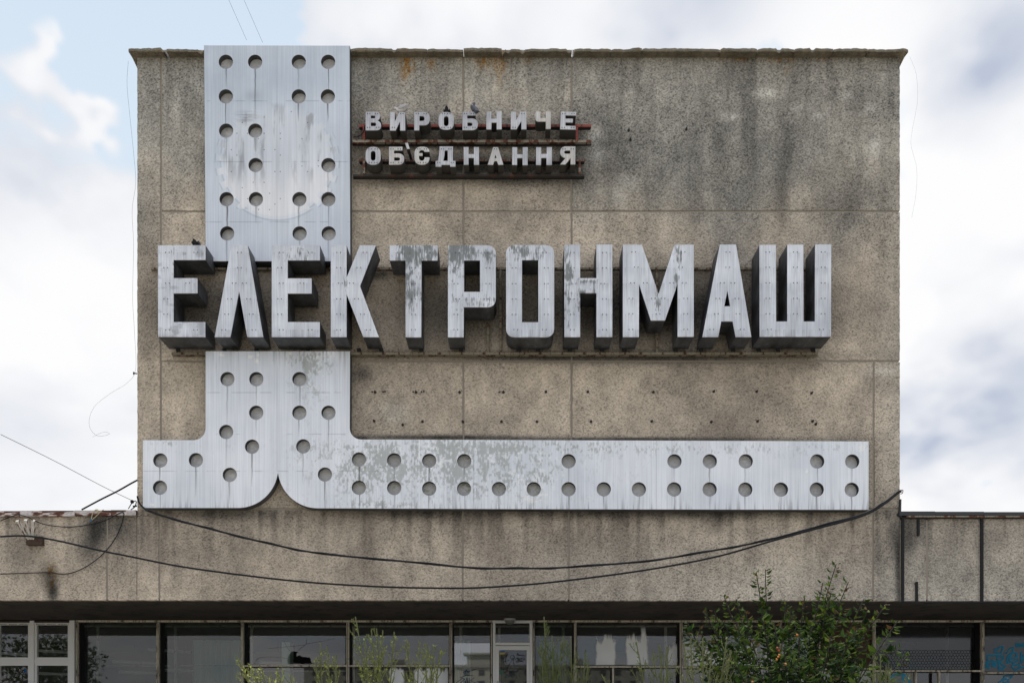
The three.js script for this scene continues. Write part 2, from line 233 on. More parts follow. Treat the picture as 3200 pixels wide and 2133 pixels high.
const nailMat = std({ color: rgb(.03, .028, .027), roughness: .7 });
function rusty(seed, base, amount) { const t = paint([0, 0, 512, 64], 512, 64, (x, y) => { const n = fbm(x / 26, y / 10, seed, 4), m = fbm(x / 6, y / 5, seed + 3, 3); let c = mixc(base, [104, 56, 36], sm(.5 - amount, .66 - amount, n)); c = mixc(c, [52, 34, 26], sm(.55, .7, m * .5 + n * .5)); const l = .8 + m * .4; return [c[0] * l, c[1] * l, c[2] * l]; }); t.wrapS = t.wrapT = THREE.MirroredRepeatWrapping; return std({ map: t, roughness: .8 }); }
const redRail = rusty(401, [142, 68, 58], .0), paleRail = rusty(423, [138, 130, 118], .07), frameMat = rusty(437, [128, 120, 104], -.1), darkIron = rusty(451, [48, 43, 40], -.04), flashRust = std({ map: (() => { const t = paint([0, 0, 512, 64], 1024, 64, (x, y) => { const n = fbm(x / 60, y / 50, 467, 5), m = fbm(x / 7, y / 9, 470, 3); let c = mixc([186, 178, 176], [96, 54, 40], sm(.49, .56, n + (m - .5) * .12)); c = mixc(c, [52, 34, 28], sm(.58, .66, n + (m - .5) * .2)); const l = .8 + .4 * m; return [c[0] * l, c[1] * l, c[2] * l]; }); t.wrapS = t.wrapT = THREE.MirroredRepeatWrapping; return t; })(), roughness: .75 });
const blackMetal = std({ color: rgb(.010, .010, .012), roughness: .9 });
const cableMat = std({ color: rgb(.010, .011, .015), roughness: .95 });

// ------------------------------------------------------------------ ground
{
  const gm = std({ map: (() => { const t = paint([0, 0, 600, 600], 512, 512, (x, y) => { const n = fbm(x / 60, y / 60, 501, 4), m = fbm(x / 5, y / 5, 509, 3), g = sm(.5, .62, fbm(x / 90, y / 90, 517, 4)); const l = .75 + .3 * n + .3 * m; return mixc([156 * l, 151 * l, 143 * l], [98 * l, 104 * l, 70 * l], g * .6); }); t.wrapS = t.wrapT = THREE.RepeatWrapping; return t; })(), roughness: .95 });
  const g = new THREE.PlaneGeometry(2400, 2400); g.rotateX(-Math.PI / 2); metreUV(g, 6); structure('ground', g, gm);
  const steps = []; for (let i = 0; i < 10; i++) steps.push(metreUV(box(-14, 14, 0, 0.15 * (10 - i), 1.6 + i * 0.34, 1.6 + (i + 1) * 0.34), 2));
  const stairs = thing('entrance_steps', new THREE.Vector3(0, 0, 1.6), 'wide concrete entrance steps up to the glazed ground floor', 'steps');
  for (const s of steps) part('step', s, concrete, stairs);
  const paving = std({ map: paint([0, 0, 300, 300], 256, 256, (x, y) => { const l = .85 + .3 * fbm(x / 30, y / 30, 640, 4); return [172 * l, 167 * l, 158 * l]; }), roughness: .9 }); paving.map.wrapS = paving.map.wrapT = THREE.MirroredRepeatWrapping;
  structure('terrace', metreUV(box(-24, 24, 0, 1.5, -4.6, 1.597), 3), paving);
}
// ------------------------------------------------------------------ the building
const WALLX0 = wx(427), WALLX1 = wx(2814), ROOF = wy(160), BOTTOM = wy(1876);
const house = thing('factory_building', new THREE.Vector3(0, 1.5, 0), 'windowless stucco concrete tower block over a recessed glazed ground floor', 'building');
{
  // shells behind the panels
  const core = mergeGeometries([box(WALLX0 + .02, WALLX1 - .02, BOTTOM + .25, ROOF - .1, -13, -.16)]);
  part('wall', metreUV(core, 4), stuccoPlain, house);
  part('mortar_joint', box(WALLX0 + .03, WALLX1 - .03, BOTTOM + .03, ROOF - .12, -.158, -.017), mortar, house);
  const WL = -26, WR = 26, topL = wy(1610), topR = wy(1618);
  part('wing_wall', metreUV(box(WL, WALLX0 + .015, BOTTOM + .25, topL - .05, -12.8, -.16), 4), stuccoPlain, house);
  part('wing_wall', metreUV(box(WALLX1 - .015, WR, BOTTOM + .25, topR - .05, -12.8, -.16), 4), stuccoPlain, house);
  part('mortar_joint', box(WL, WALLX0 + .026, BOTTOM + .03, topL - .04, -.157, -.021), mortar, house);
  part('mortar_joint', box(WALLX1 - .026, WR, BOTTOM + .03, topR - .04, -.157, -.021), mortar, house);
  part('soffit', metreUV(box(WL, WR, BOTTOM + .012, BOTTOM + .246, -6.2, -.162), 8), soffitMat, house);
  part('wall', metreUV(box(-26, wx(-401, -4.57), 1.5, BOTTOM + .01, -4.9, -4.5), 4), stuccoPlain, house); part('wall', metreUV(box(wx(3421, -4.57), 26, 1.5, BOTTOM + .01, -4.9, -4.5), 4), stuccoPlain, house);
  // panels with rough arrises
  const R = rng(11);
  function panel(px0, px1, py0, py1, S, z = 0) {
    const x0 = wx(px0), x1 = wx(px1), y0 = wy(py1), y1 = wy(py0), pts = [], j = () => (R() - .5) * .012;
    const nx = Math.max(2, Math.round((x1 - x0) / .09)), ny = Math.max(2, Math.round((y1 - y0) / .09));
    for (let i = 0; i < nx; i++) pts.push(new THREE.Vector2(x0 + (x1 - x0) * i / nx + j(), y0 + j() + .006));
    for (let i = 0; i < ny; i++) pts.push(new THREE.Vector2(x1 + j() - .006, y0 + (y1 - y0) * i / ny + j()));
    for (let i = 0; i < nx; i++) pts.push(new THREE.Vector2(x1 - (x1 - x0) * i / nx + j(), y1 + j() - .006));
    for (let i = 0; i < ny; i++) pts.push(new THREE.Vector2(x0 + j() + .006, y1 - (y1 - y0) * i / ny + j()));
    const g = extrude(new THREE.Shape(pts), -.15, z, .008); planarUV(g, S.R); part('wall_panel', g, S.m, house);
  }
  const q = 2.2, rows = [[152, 660], [660, 1128], [1128, 1590]];
  for (const [i, [a, b]] of rows.entries()) {
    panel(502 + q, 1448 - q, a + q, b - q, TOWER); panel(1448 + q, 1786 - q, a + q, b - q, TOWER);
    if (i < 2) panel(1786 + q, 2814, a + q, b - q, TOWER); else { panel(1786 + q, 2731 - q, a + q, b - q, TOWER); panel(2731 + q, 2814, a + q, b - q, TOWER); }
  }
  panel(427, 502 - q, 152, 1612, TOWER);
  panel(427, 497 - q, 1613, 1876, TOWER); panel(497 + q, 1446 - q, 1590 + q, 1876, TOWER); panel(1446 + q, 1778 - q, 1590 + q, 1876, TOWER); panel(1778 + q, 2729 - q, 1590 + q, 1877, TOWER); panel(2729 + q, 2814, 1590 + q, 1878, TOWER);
  panel(-1000, 333 - q, 1606, 1876, LEFTW, -.004); panel(333 + q, 426, 1606, 1876, LEFTW, -.004);
  panel(2816, 2899 - q, 1616, 1879, RIGHTW, -.012); panel(2899 + q, 3071, 1616, 1879, RIGHTW, -.012); panel(3073, 4200, 1616, 1879, RIGHTW, -.012);
  // coping stones, chipped
  const stones = [[402, 511], [520, 636], [1095, 1334], [1336, 1447], [1449, 1568], [1570, 1787], [1795, 1908], [1910, 2006], [2008, 2118], [2120, 2250], [2252, 2367], [2369, 2482], [2484, 2604], [2606, 2712], [2714, 2838]];
  for (const [k, [a, b]] of stones.entries()) {
    const x0 = wx(a, .2), x1 = wx(b, .2), n = Math.max(4, Math.round((x1 - x0) / .07)), pos = [], idx = [], top = wy(148, .22), off = (R() - .5) * .03 + (k === 0 ? .02 : 0);
    const prof = [];
    for (let i = 0; i <= n; i++) {
      const x = x0 + (x1 - x0) * i / n + (R() - .5) * .01, j1 = (fbm(x * 3, k, 601, 3) - .5) * .05 + (R() - .5) * .016, j2 = (R() - .5) * .018, chip = R() < .05 ? .05 : 0, end = (i === 0 || i === n) ? .015 : 0;
      const ty = top + off + j1 - chip - end;
      prof.push([[ty + .02, -.5], [ty + .015, .12], [ty - .02, .215 + j2 - chip * .5], [ty - .085, .222 + j2], [top - .095 + (R() - .5) * .012, .205], [wy(180), -.0], [wy(190), -.5]].map(([y, z]) => [x, y, z]));
    }
    const m = prof[0].length; prof.forEach((r) => r.forEach((p) => pos.push(...p)));
    for (let i = 0; i < n; i++) for (let e = 0; e < m; e++) { const f = (e + 1) % m, A = i * m + e, B = i * m + f, C = (i + 1) * m + e, D = (i + 1) * m + f; idx.push(A, B, C, B, D, C); }
    for (let e = 1; e < m - 1; e++) { idx.push(0, e + 1, e); const o = n * m; idx.push(o, o + e, o + e + 1); }
    let g = new THREE.BufferGeometry(); g.setAttribute('position', new THREE.Float32BufferAttribute(pos, 3)); g.setIndex(idx); g = g.toNonIndexed(); g.computeVertexNormals(); metreUV(g, 1.2);
    part('coping_stone', g, concrete, house);
  }
  // side coping of the two returns
  part('coping_stone', metreUV(box(wx(402, .2), WALLX0 + .02, wy(176), wy(150), -13, -.5), 1.2), concrete, house);
  part('coping_stone', metreUV(box(WALLX1 - .02, wx(2838, .2), wy(176), wy(150), -13, -.5), 1.2), concrete, house);
  // roof-edge flashings of the wings
  for (const [a, b, y0, y1] of [[-1000, 60, 1596, 1613], [60.5, 232, 1595, 1612], [232.5, 345, 1594, 1610], [345.5, 424, 1593, 1609]]) { const g = metreUV(box(wx(a, .08), wx(b, .08), wy(y1, .08), wy(y0, .08), -.3, .08), 3.4), u = g.attributes.uv; for (let i = 0; i < u.count; i++) u.setXY(i, u.getX(i) * .8 + a * .013, u.getY(i) * 17); part('flashing', g, flashRust, house); }
  const bitumen = std({ color: rgb(.035, .036, .04), roughness: .7 });
  for (const [a, b, y0, y1] of [[2812, 2923, 1597, 1610], [2923.5, 3076, 1598, 1609], [3076.5, 4200, 1599, 1610]]) part('flashing', metreUV(box(wx(a, .1), wx(b, .1), wy(y1, .1), wy(y0, .1), -.3, .1), 2), bitumen, house);
  part('flashing', metreUV(box(wx(2836, .09), wx(4200, .09), wy(1615, .09), wy(1610.6, .09), -.3, .09), 2), paleRail, house);
  part('flashing', bar(V(2814, 1560, .03), V(2813, 1606, .03), .04, .06), bitumen, house); part('flashing', bar(V(2806, 1604, .03), V(2818, 1614, .03), .05, .06), bitumen, house);
}
// leftover fixing bolts in the wall
{
  const bolts = [[1172, 1225], [1300, 1225], [1436, 1225], [1573, 1225], [1706, 1224], [1837, 1224], [2042, 1225], [2231, 1223], [2365, 1223], [2537, 1228], [1169, 1315], [1258, 1327], [1320, 1317], [1446, 1317], [1567, 1317], [1678, 1317], [1847, 1317], [2037, 1316], [2223, 1318], [2368, 1316], [2540, 1316], [2550, 1325], [1965, 408], [1970, 437], [2145, 404], [1163, 1224], [1197, 1224], [1203, 1223], [1317, 1224], [1324, 1223], [1291, 1224], [1560, 1225]];
  const g0 = new THREE.CylinderGeometry(.03, .036, .02, 8); g0.rotateX(Math.PI / 2); const g1 = new THREE.CylinderGeometry(.014, .014, .09, 8); g1.rotateX(Math.PI / 2); g1.translate(0, 0, .04); const gb = mergeGeometries([g0, g1]);
  bolts.forEach(([x, y], i) => { const o = mesh('fixing_bolt', gb, nailMat, house); const p = V(x, y, 0); o.position.set(p.x, p.y - 1.5, .008); if (i > 24) o.scale.setScalar(.6); });
}
// ------------------------------------------------------------------ shapes from short path strings
function shapes(d, f) {
  const t = d.trim().split(/[\s,]+/); const subs = []; let cur, i = 0; const pt = () => { const p = f(+t[i], +t[i + 1]); i += 2; return p; };
  while (i < t.length) { const c = t[i++]; if (c === 'M') { cur = new THREE.Path(); subs.push(cur); const p = pt(); cur.moveTo(p.x, p.y); } else if (c === 'L') { while (i < t.length && !/[A-Z]/.test(t[i])) { const p = pt(); cur.lineTo(p.x, p.y); } } else if (c === 'Q') { const a = pt(), b = pt(); cur.quadraticCurveTo(a.x, a.y, b.x, b.y); } else if (c === 'Z') cur.closePath(); }
  const s = new THREE.Shape(subs[0].getPoints(10)); s.holes = subs.slice(1).map((h) => new THREE.Path(h.getPoints(10))); return s;
}
// ------------------------------------------------------------------ perforated emblem
const emblem = thing('emblem_relief', V(1000, 1590, .02), 'perforated grey metal relief of a tall strip curving into a long band', 'relief');
{
  const Z0 = .015, ZF = .10, Z1 = .26, RR = rect(RELR, Z1), r = 23 / sc(Z1);
  const P = (x, y) => { const v = V(x, y, Z1); return new THREE.Vector2(v.x, v.y); };
  const arc = (cx, cy, rad, a0, a1, n = 14) => { const o = []; for (let i = 0; i <= n; i++) { const a = (a0 + (a1 - a0) * i / n) * Math.PI / 180; o.push(P(cx + rad * Math.cos(a), cy + rad * Math.sin(a))); } return o; };
  const upper = [P(636.5, 141), P(1092.5, 142), P(1094.5, 816.5), P(641.5, 816.5)];
  const lower = [P(641, 1096.5), P(1094, 1096.5), ...arc(1128, 1337, 35, 180, 92, 8), P(2716, 1378), P(2716, 1593), P(1600, 1590.5), ...arc(993, 1462, 126, 90, 174, 16), P(868, 1476), ...arc(743, 1461, 126, 6, 90, 16), P(445, 1587), P(445, 1374), ...arc(604, 1337, 37, 90, 0, 8)];
  for (const [nm, o, sel] of [['upper_panel', upper, (h) => h[1] < 820], ['lower_panel', lower, (h) => h[1] > 1000]]) {
    const s = new THREE.Shape(o);
    for (const h of HOLES.filter(sel)) { const c = P(h[0], h[1]), p = new THREE.Path(); p.absarc(c.x, c.y, r, 0, Math.PI * 2, true); s.holes.push(p); }
    const g = extrude(s, ZF, Z1, .005); planarUV(g, RR);
    const front = part(nm, g, [relief, darkEdge], emblem);
    const bk = extrude(new THREE.Shape(o), Z0, ZF - .002, .004); planarUV(bk, RR); part('backing_sheet', bk, darkEdge, emblem);
    for (const h of HOLES.filter(sel)) { const c = P(h[0], h[1]), f = new THREE.CylinderGeometry(r - .002, r - .002, .006, 28); f.rotateX(Math.PI / 2); f.translate(c.x, c.y, ZF + .003); planarUV(f, RR); part('hole_floor', f, holeFloor, emblem); }
  }
}
// ------------------------------------------------------------------ sign letters
function nails(shape, f, ys, gap, one, r, z) {
  const outer = shape.getPoints(10), polys = [outer, ...shape.holes.map((h) => h.getPoints(10))], out = [];
  for (const py of ys) {
    const y = f(0, py).y, xs = [];
    for (const p of polys) for (let i = 0; i < p.length; i++) { const a = p[i], b = p[(i + 1) % p.length]; if ((a.y > y) !== (b.y > y)) xs.push(a.x + (y - a.y) / (b.y - a.y) * (b.x - a.x)); }
    xs.sort((a, b) => a - b);
    for (let i = 0; i + 1 < xs.length; i += 2) { const w = xs[i + 1] - xs[i]; if (w < gap * 2.4) continue; const cs = w < one ? [(xs[i] + xs[i + 1]) / 2] : [xs[i] + one * .36, xs[i + 1] - one * .36]; for (const c of cs) for (const s of [-.5, .5]) { const g = new THREE.CylinderGeometry(r, r, .012, 6); g.rotateX(Math.PI / 2); g.translate(c + s * gap, y, z + .003); out.push(g); } }
  }
  return out.length ? mergeGeometries(out) : null;
}
function letter(d, f, zb, zf, R, mats, label, group, nailYs, extra = []) {
  const s = shapes(d, f), pts = s.getPoints(); let x0 = 1e9, x1 = -1e9, y0 = 1e9; for (const p of pts) { x0 = Math.min(x0, p.x); x1 = Math.max(x1, p.x); y0 = Math.min(y0, p.y); }
  const t = thing('sign_letter', new THREE.Vector3((x0 + x1) / 2, y0, zb), label, 'letter', group);
  const b = extrude(s, zb, zf - .02, .003); metreUV(b, 1.6); part('letter_body', b, mats[1], t);
  const a = extrude(s, zf - .019, zf, .004); planarUV(a, R); part('face_sheet', a, mats[0], t);
  for (const e of extra) { const g = extrude(shapes(e, f), zf - .001, zf + .009, .002); planarUV(g, R); part('cover_sheet', g, mats[0], t); }
  const n = nails(s, f, nailYs.ys, nailYs.gap, nailYs.one, nailYs.r, zf); if (n) { const o = part('nail', n, nailMat, t); o.userData.kind = 'stuff'; }
  return t;
}
const ZB = .12, ZF = .82, RL = rect(LETR, ZF);
const fr = (ox, oy, k, z) => (u, v) => { const p = V(ox + u * k, oy + v * k, z); return new THREE.Vector2(p.x, p.y); };
const fA = fr(380, 720, .42499, ZF), fB = fr(1180, 720, .34849, ZF), fC = fr(1900, 720, .42499, ZF);
const GL = 'large letters of the long sign';
const nA = { ys: [161, 273, 387, 502, 615, 730], gap: .085, one: .62, r: .011 }, nB = { ys: [197, 335, 476, 614, 752, 888], gap: .085, one: .62, r: .011 }, nC = { ys: [158, 270, 385, 499, 612, 727], gap: .085, one: .62, r: .011 };
const LM = [letterFace, letterSide];
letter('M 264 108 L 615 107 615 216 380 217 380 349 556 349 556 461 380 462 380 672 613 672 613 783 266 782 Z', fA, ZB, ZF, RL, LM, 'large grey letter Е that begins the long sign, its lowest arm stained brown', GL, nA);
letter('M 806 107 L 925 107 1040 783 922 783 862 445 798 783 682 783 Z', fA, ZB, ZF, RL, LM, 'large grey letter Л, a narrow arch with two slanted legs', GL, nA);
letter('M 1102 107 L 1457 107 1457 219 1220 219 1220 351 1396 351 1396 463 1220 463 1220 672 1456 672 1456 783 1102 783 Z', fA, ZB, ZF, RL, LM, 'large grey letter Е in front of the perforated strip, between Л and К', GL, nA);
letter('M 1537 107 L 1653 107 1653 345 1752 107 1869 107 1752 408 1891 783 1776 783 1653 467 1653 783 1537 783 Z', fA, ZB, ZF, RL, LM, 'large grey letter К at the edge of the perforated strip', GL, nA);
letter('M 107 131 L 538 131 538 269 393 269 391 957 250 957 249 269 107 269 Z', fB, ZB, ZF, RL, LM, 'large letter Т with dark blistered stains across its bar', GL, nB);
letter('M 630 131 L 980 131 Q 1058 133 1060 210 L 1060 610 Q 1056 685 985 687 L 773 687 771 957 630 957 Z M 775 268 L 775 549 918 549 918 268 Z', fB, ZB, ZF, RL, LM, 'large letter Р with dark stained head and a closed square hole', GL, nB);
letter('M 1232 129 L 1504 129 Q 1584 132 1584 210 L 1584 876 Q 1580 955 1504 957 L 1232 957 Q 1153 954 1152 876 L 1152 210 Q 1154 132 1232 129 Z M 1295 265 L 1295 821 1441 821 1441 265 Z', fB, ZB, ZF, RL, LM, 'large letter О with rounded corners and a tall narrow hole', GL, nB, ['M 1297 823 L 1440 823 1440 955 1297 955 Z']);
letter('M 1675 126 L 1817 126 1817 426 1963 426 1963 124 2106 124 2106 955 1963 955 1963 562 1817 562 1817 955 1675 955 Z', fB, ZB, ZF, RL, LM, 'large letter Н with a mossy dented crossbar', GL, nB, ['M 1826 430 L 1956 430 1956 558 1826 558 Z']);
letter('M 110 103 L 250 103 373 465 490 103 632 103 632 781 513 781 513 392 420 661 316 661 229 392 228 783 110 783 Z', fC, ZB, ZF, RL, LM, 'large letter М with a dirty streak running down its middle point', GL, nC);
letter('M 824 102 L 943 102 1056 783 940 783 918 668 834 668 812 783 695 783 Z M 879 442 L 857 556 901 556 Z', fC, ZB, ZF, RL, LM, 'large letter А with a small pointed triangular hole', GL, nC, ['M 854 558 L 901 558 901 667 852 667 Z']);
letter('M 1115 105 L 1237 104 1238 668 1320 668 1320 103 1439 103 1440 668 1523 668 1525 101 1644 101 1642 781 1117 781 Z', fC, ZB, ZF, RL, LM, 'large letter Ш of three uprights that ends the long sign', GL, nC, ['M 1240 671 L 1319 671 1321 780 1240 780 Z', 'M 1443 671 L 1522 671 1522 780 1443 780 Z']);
const zs0 = .15, zs1 = .51, RS = rect(SMLR, zs1), s1 = fr(1120, 320, .17, zs1), s2 = fr(1480, 320, .17, zs1), SMm = [smallFace, smallSide];
const n1 = { ys: [205, 460], gap: .055, one: .2, r: .011 }, n2 = { ys: [855, 1105], gap: .055, one: .2, r: .011 };
const GU = 'small letters of the upper row', GD = 'small letters of the lower row';
letter('M 130 167 L 320 167 Q 395 172 397 240 Q 397 310 345 330 Q 415 350 415 425 Q 412 505 330 510 L 130 510 Z M 222 235 L 285 235 Q 310 238 310 265 Q 310 292 285 294 L 222 294 Z M 222 363 L 295 363 Q 327 368 327 400 Q 327 434 295 436 L 222 436 Z', s1, zs0, zs1, RS, SMm, 'small letter В at the start of the upper row, with two holes', GU, n1);
letter('M 575 172 L 668 172 668 345 752 172 858 172 858 515 765 515 765 345 680 515 577 515 Z', s1, zs0, zs1, RS, SMm, 'small letter И of the upper row with a white pigeon on top', GU, n1);
letter('M 1025 172 L 1205 172 Q 1312 178 1312 295 Q 1310 415 1205 418 L 1118 418 1118 512 1025 512 Z M 1118 245 L 1180 245 Q 1217 250 1217 295 Q 1217 338 1180 342 L 1118 342 Z', s1, zs0, zs1, RS, SMm, 'small letter Р of the upper row between И and the round О', GU, n1);
letter('M 1612 172 Q 1752 175 1752 300 L 1752 380 Q 1750 500 1612 502 Q 1472 500 1472 380 L 1472 300 Q 1475 175 1612 172 Z M 1612 248 Q 1660 250 1660 300 L 1660 380 Q 1658 435 1612 437 Q 1565 435 1565 380 L 1565 300 Q 1566 250 1612 248 Z', s1, zs0, zs1, RS, SMm, 'small round letter О of the upper row with a dark bird tail above it', GU, n1);
letter('M 1912 168 L 2152 168 2152 238 2000 238 2000 292 2090 290 Q 2195 300 2195 395 Q 2195 505 2085 508 L 1912 508 Z M 2000 363 L 2065 363 Q 2098 368 2098 400 Q 2098 434 2065 436 L 2000 436 Z', s1, zs0, zs1, RS, SMm, 'small letter Б of the upper row with a grey pigeon on top', GU, n1);
letter('M 235 167 L 325 165 325 295 422 295 422 160 515 158 517 492 425 494 423 367 330 370 325 494 233 494 Z', s2, zs0, zs1, RS, SMm, 'small letter Н of the upper row, the only one there with a crossbar', GU, n1);
letter('M 688 167 L 778 167 778 330 865 167 970 167 972 492 878 494 878 340 785 494 683 492 Z', s2, zs0, zs1, RS, SMm, 'small letter И of the upper row beside the tarnished Ч, nothing on top', GU, n1);
letter('M 1140 165 L 1230 165 1228 285 1325 282 1325 165 1418 165 1418 485 1328 485 1328 350 1190 350 Q 1140 348 1138 300 Z', s2, zs0, zs1, RS, SMm, 'small tarnished letter Ч of the upper row', GU, n1);
letter('M 1605 165 L 1885 172 1883 238 1690 236 1690 295 1827 295 1825 367 1690 365 1690 425 1878 430 1878 498 1590 490 Z', s2, zs0, zs1, RS, SMm, 'small letter Е that ends the upper row at the red bracket', GU, n1);
letter('M 268 812 Q 408 815 408 940 L 408 1015 Q 405 1140 268 1145 Q 132 1140 130 1015 L 130 940 Q 132 815 268 812 Z M 268 885 Q 316 888 316 935 L 316 1015 Q 314 1070 268 1070 Q 222 1068 220 1015 L 220 935 Q 222 888 268 885 Z', s1, zs0, zs1, RS, SMm, 'small round letter О that begins the lower row', GD, n2);
letter('M 560 812 L 808 812 808 880 652 882 652 935 730 933 Q 840 940 840 1035 Q 838 1138 730 1142 L 562 1142 Z M 652 1003 L 730 1003 Q 768 1008 768 1035 Q 768 1068 730 1072 L 652 1072 Z', s1, zs0, zs1, RS, SMm, 'small tarnished letter Б of the lower row beside the apostrophe', GD, n2);
{ const t = letter('M 855 742 L 905 738 943 850 892 855 Z', s1, .3, zs1, RS, SMm, 'thin slanted metal apostrophe between two letters of the lower row', GD, { ys: [], gap: .05, one: .2, r: .01 }); part('support_arm', bar(V(925, 850, .45).set(wx(1120 + 920 * .17, .4), wy(320 + 850 * .17, .4), .36), new THREE.Vector3(wx(1285, .1), wy(500, .1), .12), .05, .04), blackMetal, t); }
letter('M 1165 808 Q 1300 812 1305 905 L 1212 905 Q 1208 875 1165 873 Q 1115 875 1112 928 L 1178 928 1178 980 1112 980 1112 1010 Q 1115 1065 1165 1068 Q 1212 1065 1215 1005 L 1308 1005 Q 1305 1140 1165 1143 Q 1030 1138 1028 1015 L 1028 940 Q 1030 812 1165 808 Z', s1, zs0, zs1, RS, SMm, 'small open round letter Є of the lower row', GD, n2);
letter('M 1490 805 L 1738 805 1738 1070 1783 1072 1783 1178 1685 1178 1685 1145 1525 1145 1525 1180 1418 1178 1418 1072 1460 1072 Q 1480 980 1490 860 Z M 1585 882 Q 1580 1000 1557 1070 L 1642 1070 1640 882 Z', s1, zs0, zs1, RS, SMm, 'small letter Д of the lower row standing on two little feet', GD, n2);
letter('M 1935 817 L 2025 817 2025 945 2123 945 2123 817 2217 817 2217 1145 2123 1145 2123 1018 2025 1018 2025 1143 1937 1143 Z', s1, zs0, zs1, RS, SMm, 'small letter Н of the lower row between Д and А', GD, n2);
letter('M 358 820 L 450 820 548 1142 455 1145 430 1078 382 1078 355 1145 258 1142 Z M 403 960 L 385 1020 422 1020 Z', s2, zs0, zs1, RS, SMm, 'small letter А of the lower row with slanted legs', GD, n2);
letter('M 712 820 L 802 820 802 950 902 950 902 820 995 820 995 1150 900 1150 900 1020 802 1020 798 1147 708 1145 Z', s2, zs0, zs1, RS, SMm, 'small letter Н of the lower row just after the А', GD, n2);
letter('M 1152 820 L 1244 820 1244 943 1345 943 1345 818 1440 818 1440 1148 1340 1148 1340 1018 1244 1018 1240 1148 1148 1148 Z', s2, zs0, zs1, RS, SMm, 'small letter Н of the lower row just before the closing Я', GD, n2);
letter('M 1872 805 L 1870 1137 1783 1137 1783 1020 1690 1137 1590 1137 1690 1020 Q 1595 1000 1592 915 Q 1595 805 1700 805 Z M 1780 878 L 1780 945 1710 945 Q 1662 945 1662 912 Q 1662 880 1710 878 Z', s2, zs0, zs1, RS, SMm, 'small tarnished letter Я that ends the lower row', GD, n2);

// ------------------------------------------------------------------ mounting frames
const zBar = (px0, px1, py, h, z0, z1) => metreUV(box(wx(px0, z1), wx(px1, z1), wy(py + h / 2, z1), wy(py - h / 2, z1), z0, z1), 1.2);
const yBar = (px, w, py0, py1, z0, z1) => { const g = box(wx(px - w / 2, z1), wx(px + w / 2, z1), wy(py1, z1), wy(py0, z1), z0, z1); const p = g.attributes.position, u = new Float32Array(p.count * 2); for (let i = 0; i < p.count; i++) { u[2 * i] = p.getY(i); u[2 * i + 1] = p.getX(i) + p.getZ(i); } g.setAttribute('uv', new THREE.BufferAttribute(u, 2)); return g; };
{
  const f = thing('letter_frame', V(1540, 1110, .02), 'long pale rusty rail frame carrying the big letters', 'frame');
  part('rail', zBar(470, 2530, 838.5, 6.5, .03, .11), frameMat, f); part('rail', zBar(535, 2557, 1104, 8, .05, .17), frameMat, f);
  part('rail', zBar(641, 1094, 825, 14, .03, .09), blackMetal, f);  // black strip stands in for the shaded gap under the upper panel
  for (const [x, w] of [[1524.5, 7.5], [1564, 7], [2053, 7.5]]) part('upright', yBar(x, w, x === 1524.5 ? 1010 : 843, 1100, .03, .105), frameMat, f);
  for (const x of [555, 700, 800, 960, 1120, 1190, 1315, 1440, 1620, 1680, 1780, 1880, 1950, 2110, 2190, 2290, 2370, 2430, 2540]) part('clamp', bar(V(x, 1088, .16), V(x + 3, 1102, .14), .05, .1), blackMetal, f);
  const u = thing('letter_frame', V(1450, 440, .02), 'red and white rusty rail frame behind the upper row of small letters', 'frame');
  part('rail', zBar(1122, 1848, 392, 7.5, .06, .14), redRail, u); part('rail', zBar(1101, 1848, 440.5, 8, .12, .2), paleRail, u);
  part('rail', zBar(1101, 1848, 448, 4, .06, .13), blackMetal, u); part('rail', zBar(1122, 1846, 398.5, 4, .05, .12), blackMetal, u);
  part('upright', yBar(1137, 7, 386, 444, .06, .15), redRail, u); part('upright', yBar(1803, 7, 394, 437, .06, .15), redRail, u);
  const l = thing('letter_frame', V(1450, 550, .02), 'rust streaked rail frame behind the lower row of small letters', 'frame');
  part('rail', zBar(1122, 1828, 500, 6.5, .06, .14), rusty(481, [120, 108, 100], .08), l); part('rail', zBar(1103, 1827, 547.5, 6, .13, .2), darkIron, l);
  part('rail', zBar(1103, 1826, 553, 4, .06, .13), blackMetal, l); part('rail', zBar(1122, 1826, 505.5, 4, .05, .12), blackMetal, l);  // black bar under the lower rail stands in for its shadow line
  part('upright', yBar(1137, 7, 502, 541, .06, .15), paleRail, l); part('upright', yBar(1812, 7, 500, 544, .06, .15), paleRail, l);
  part('clamp', tube([V(1105, 427, .1), V(1118, 427, .2), V(1133, 415, .2), V(1140, 392, .15)], .012, 12, 5), blackMetal, u);
}
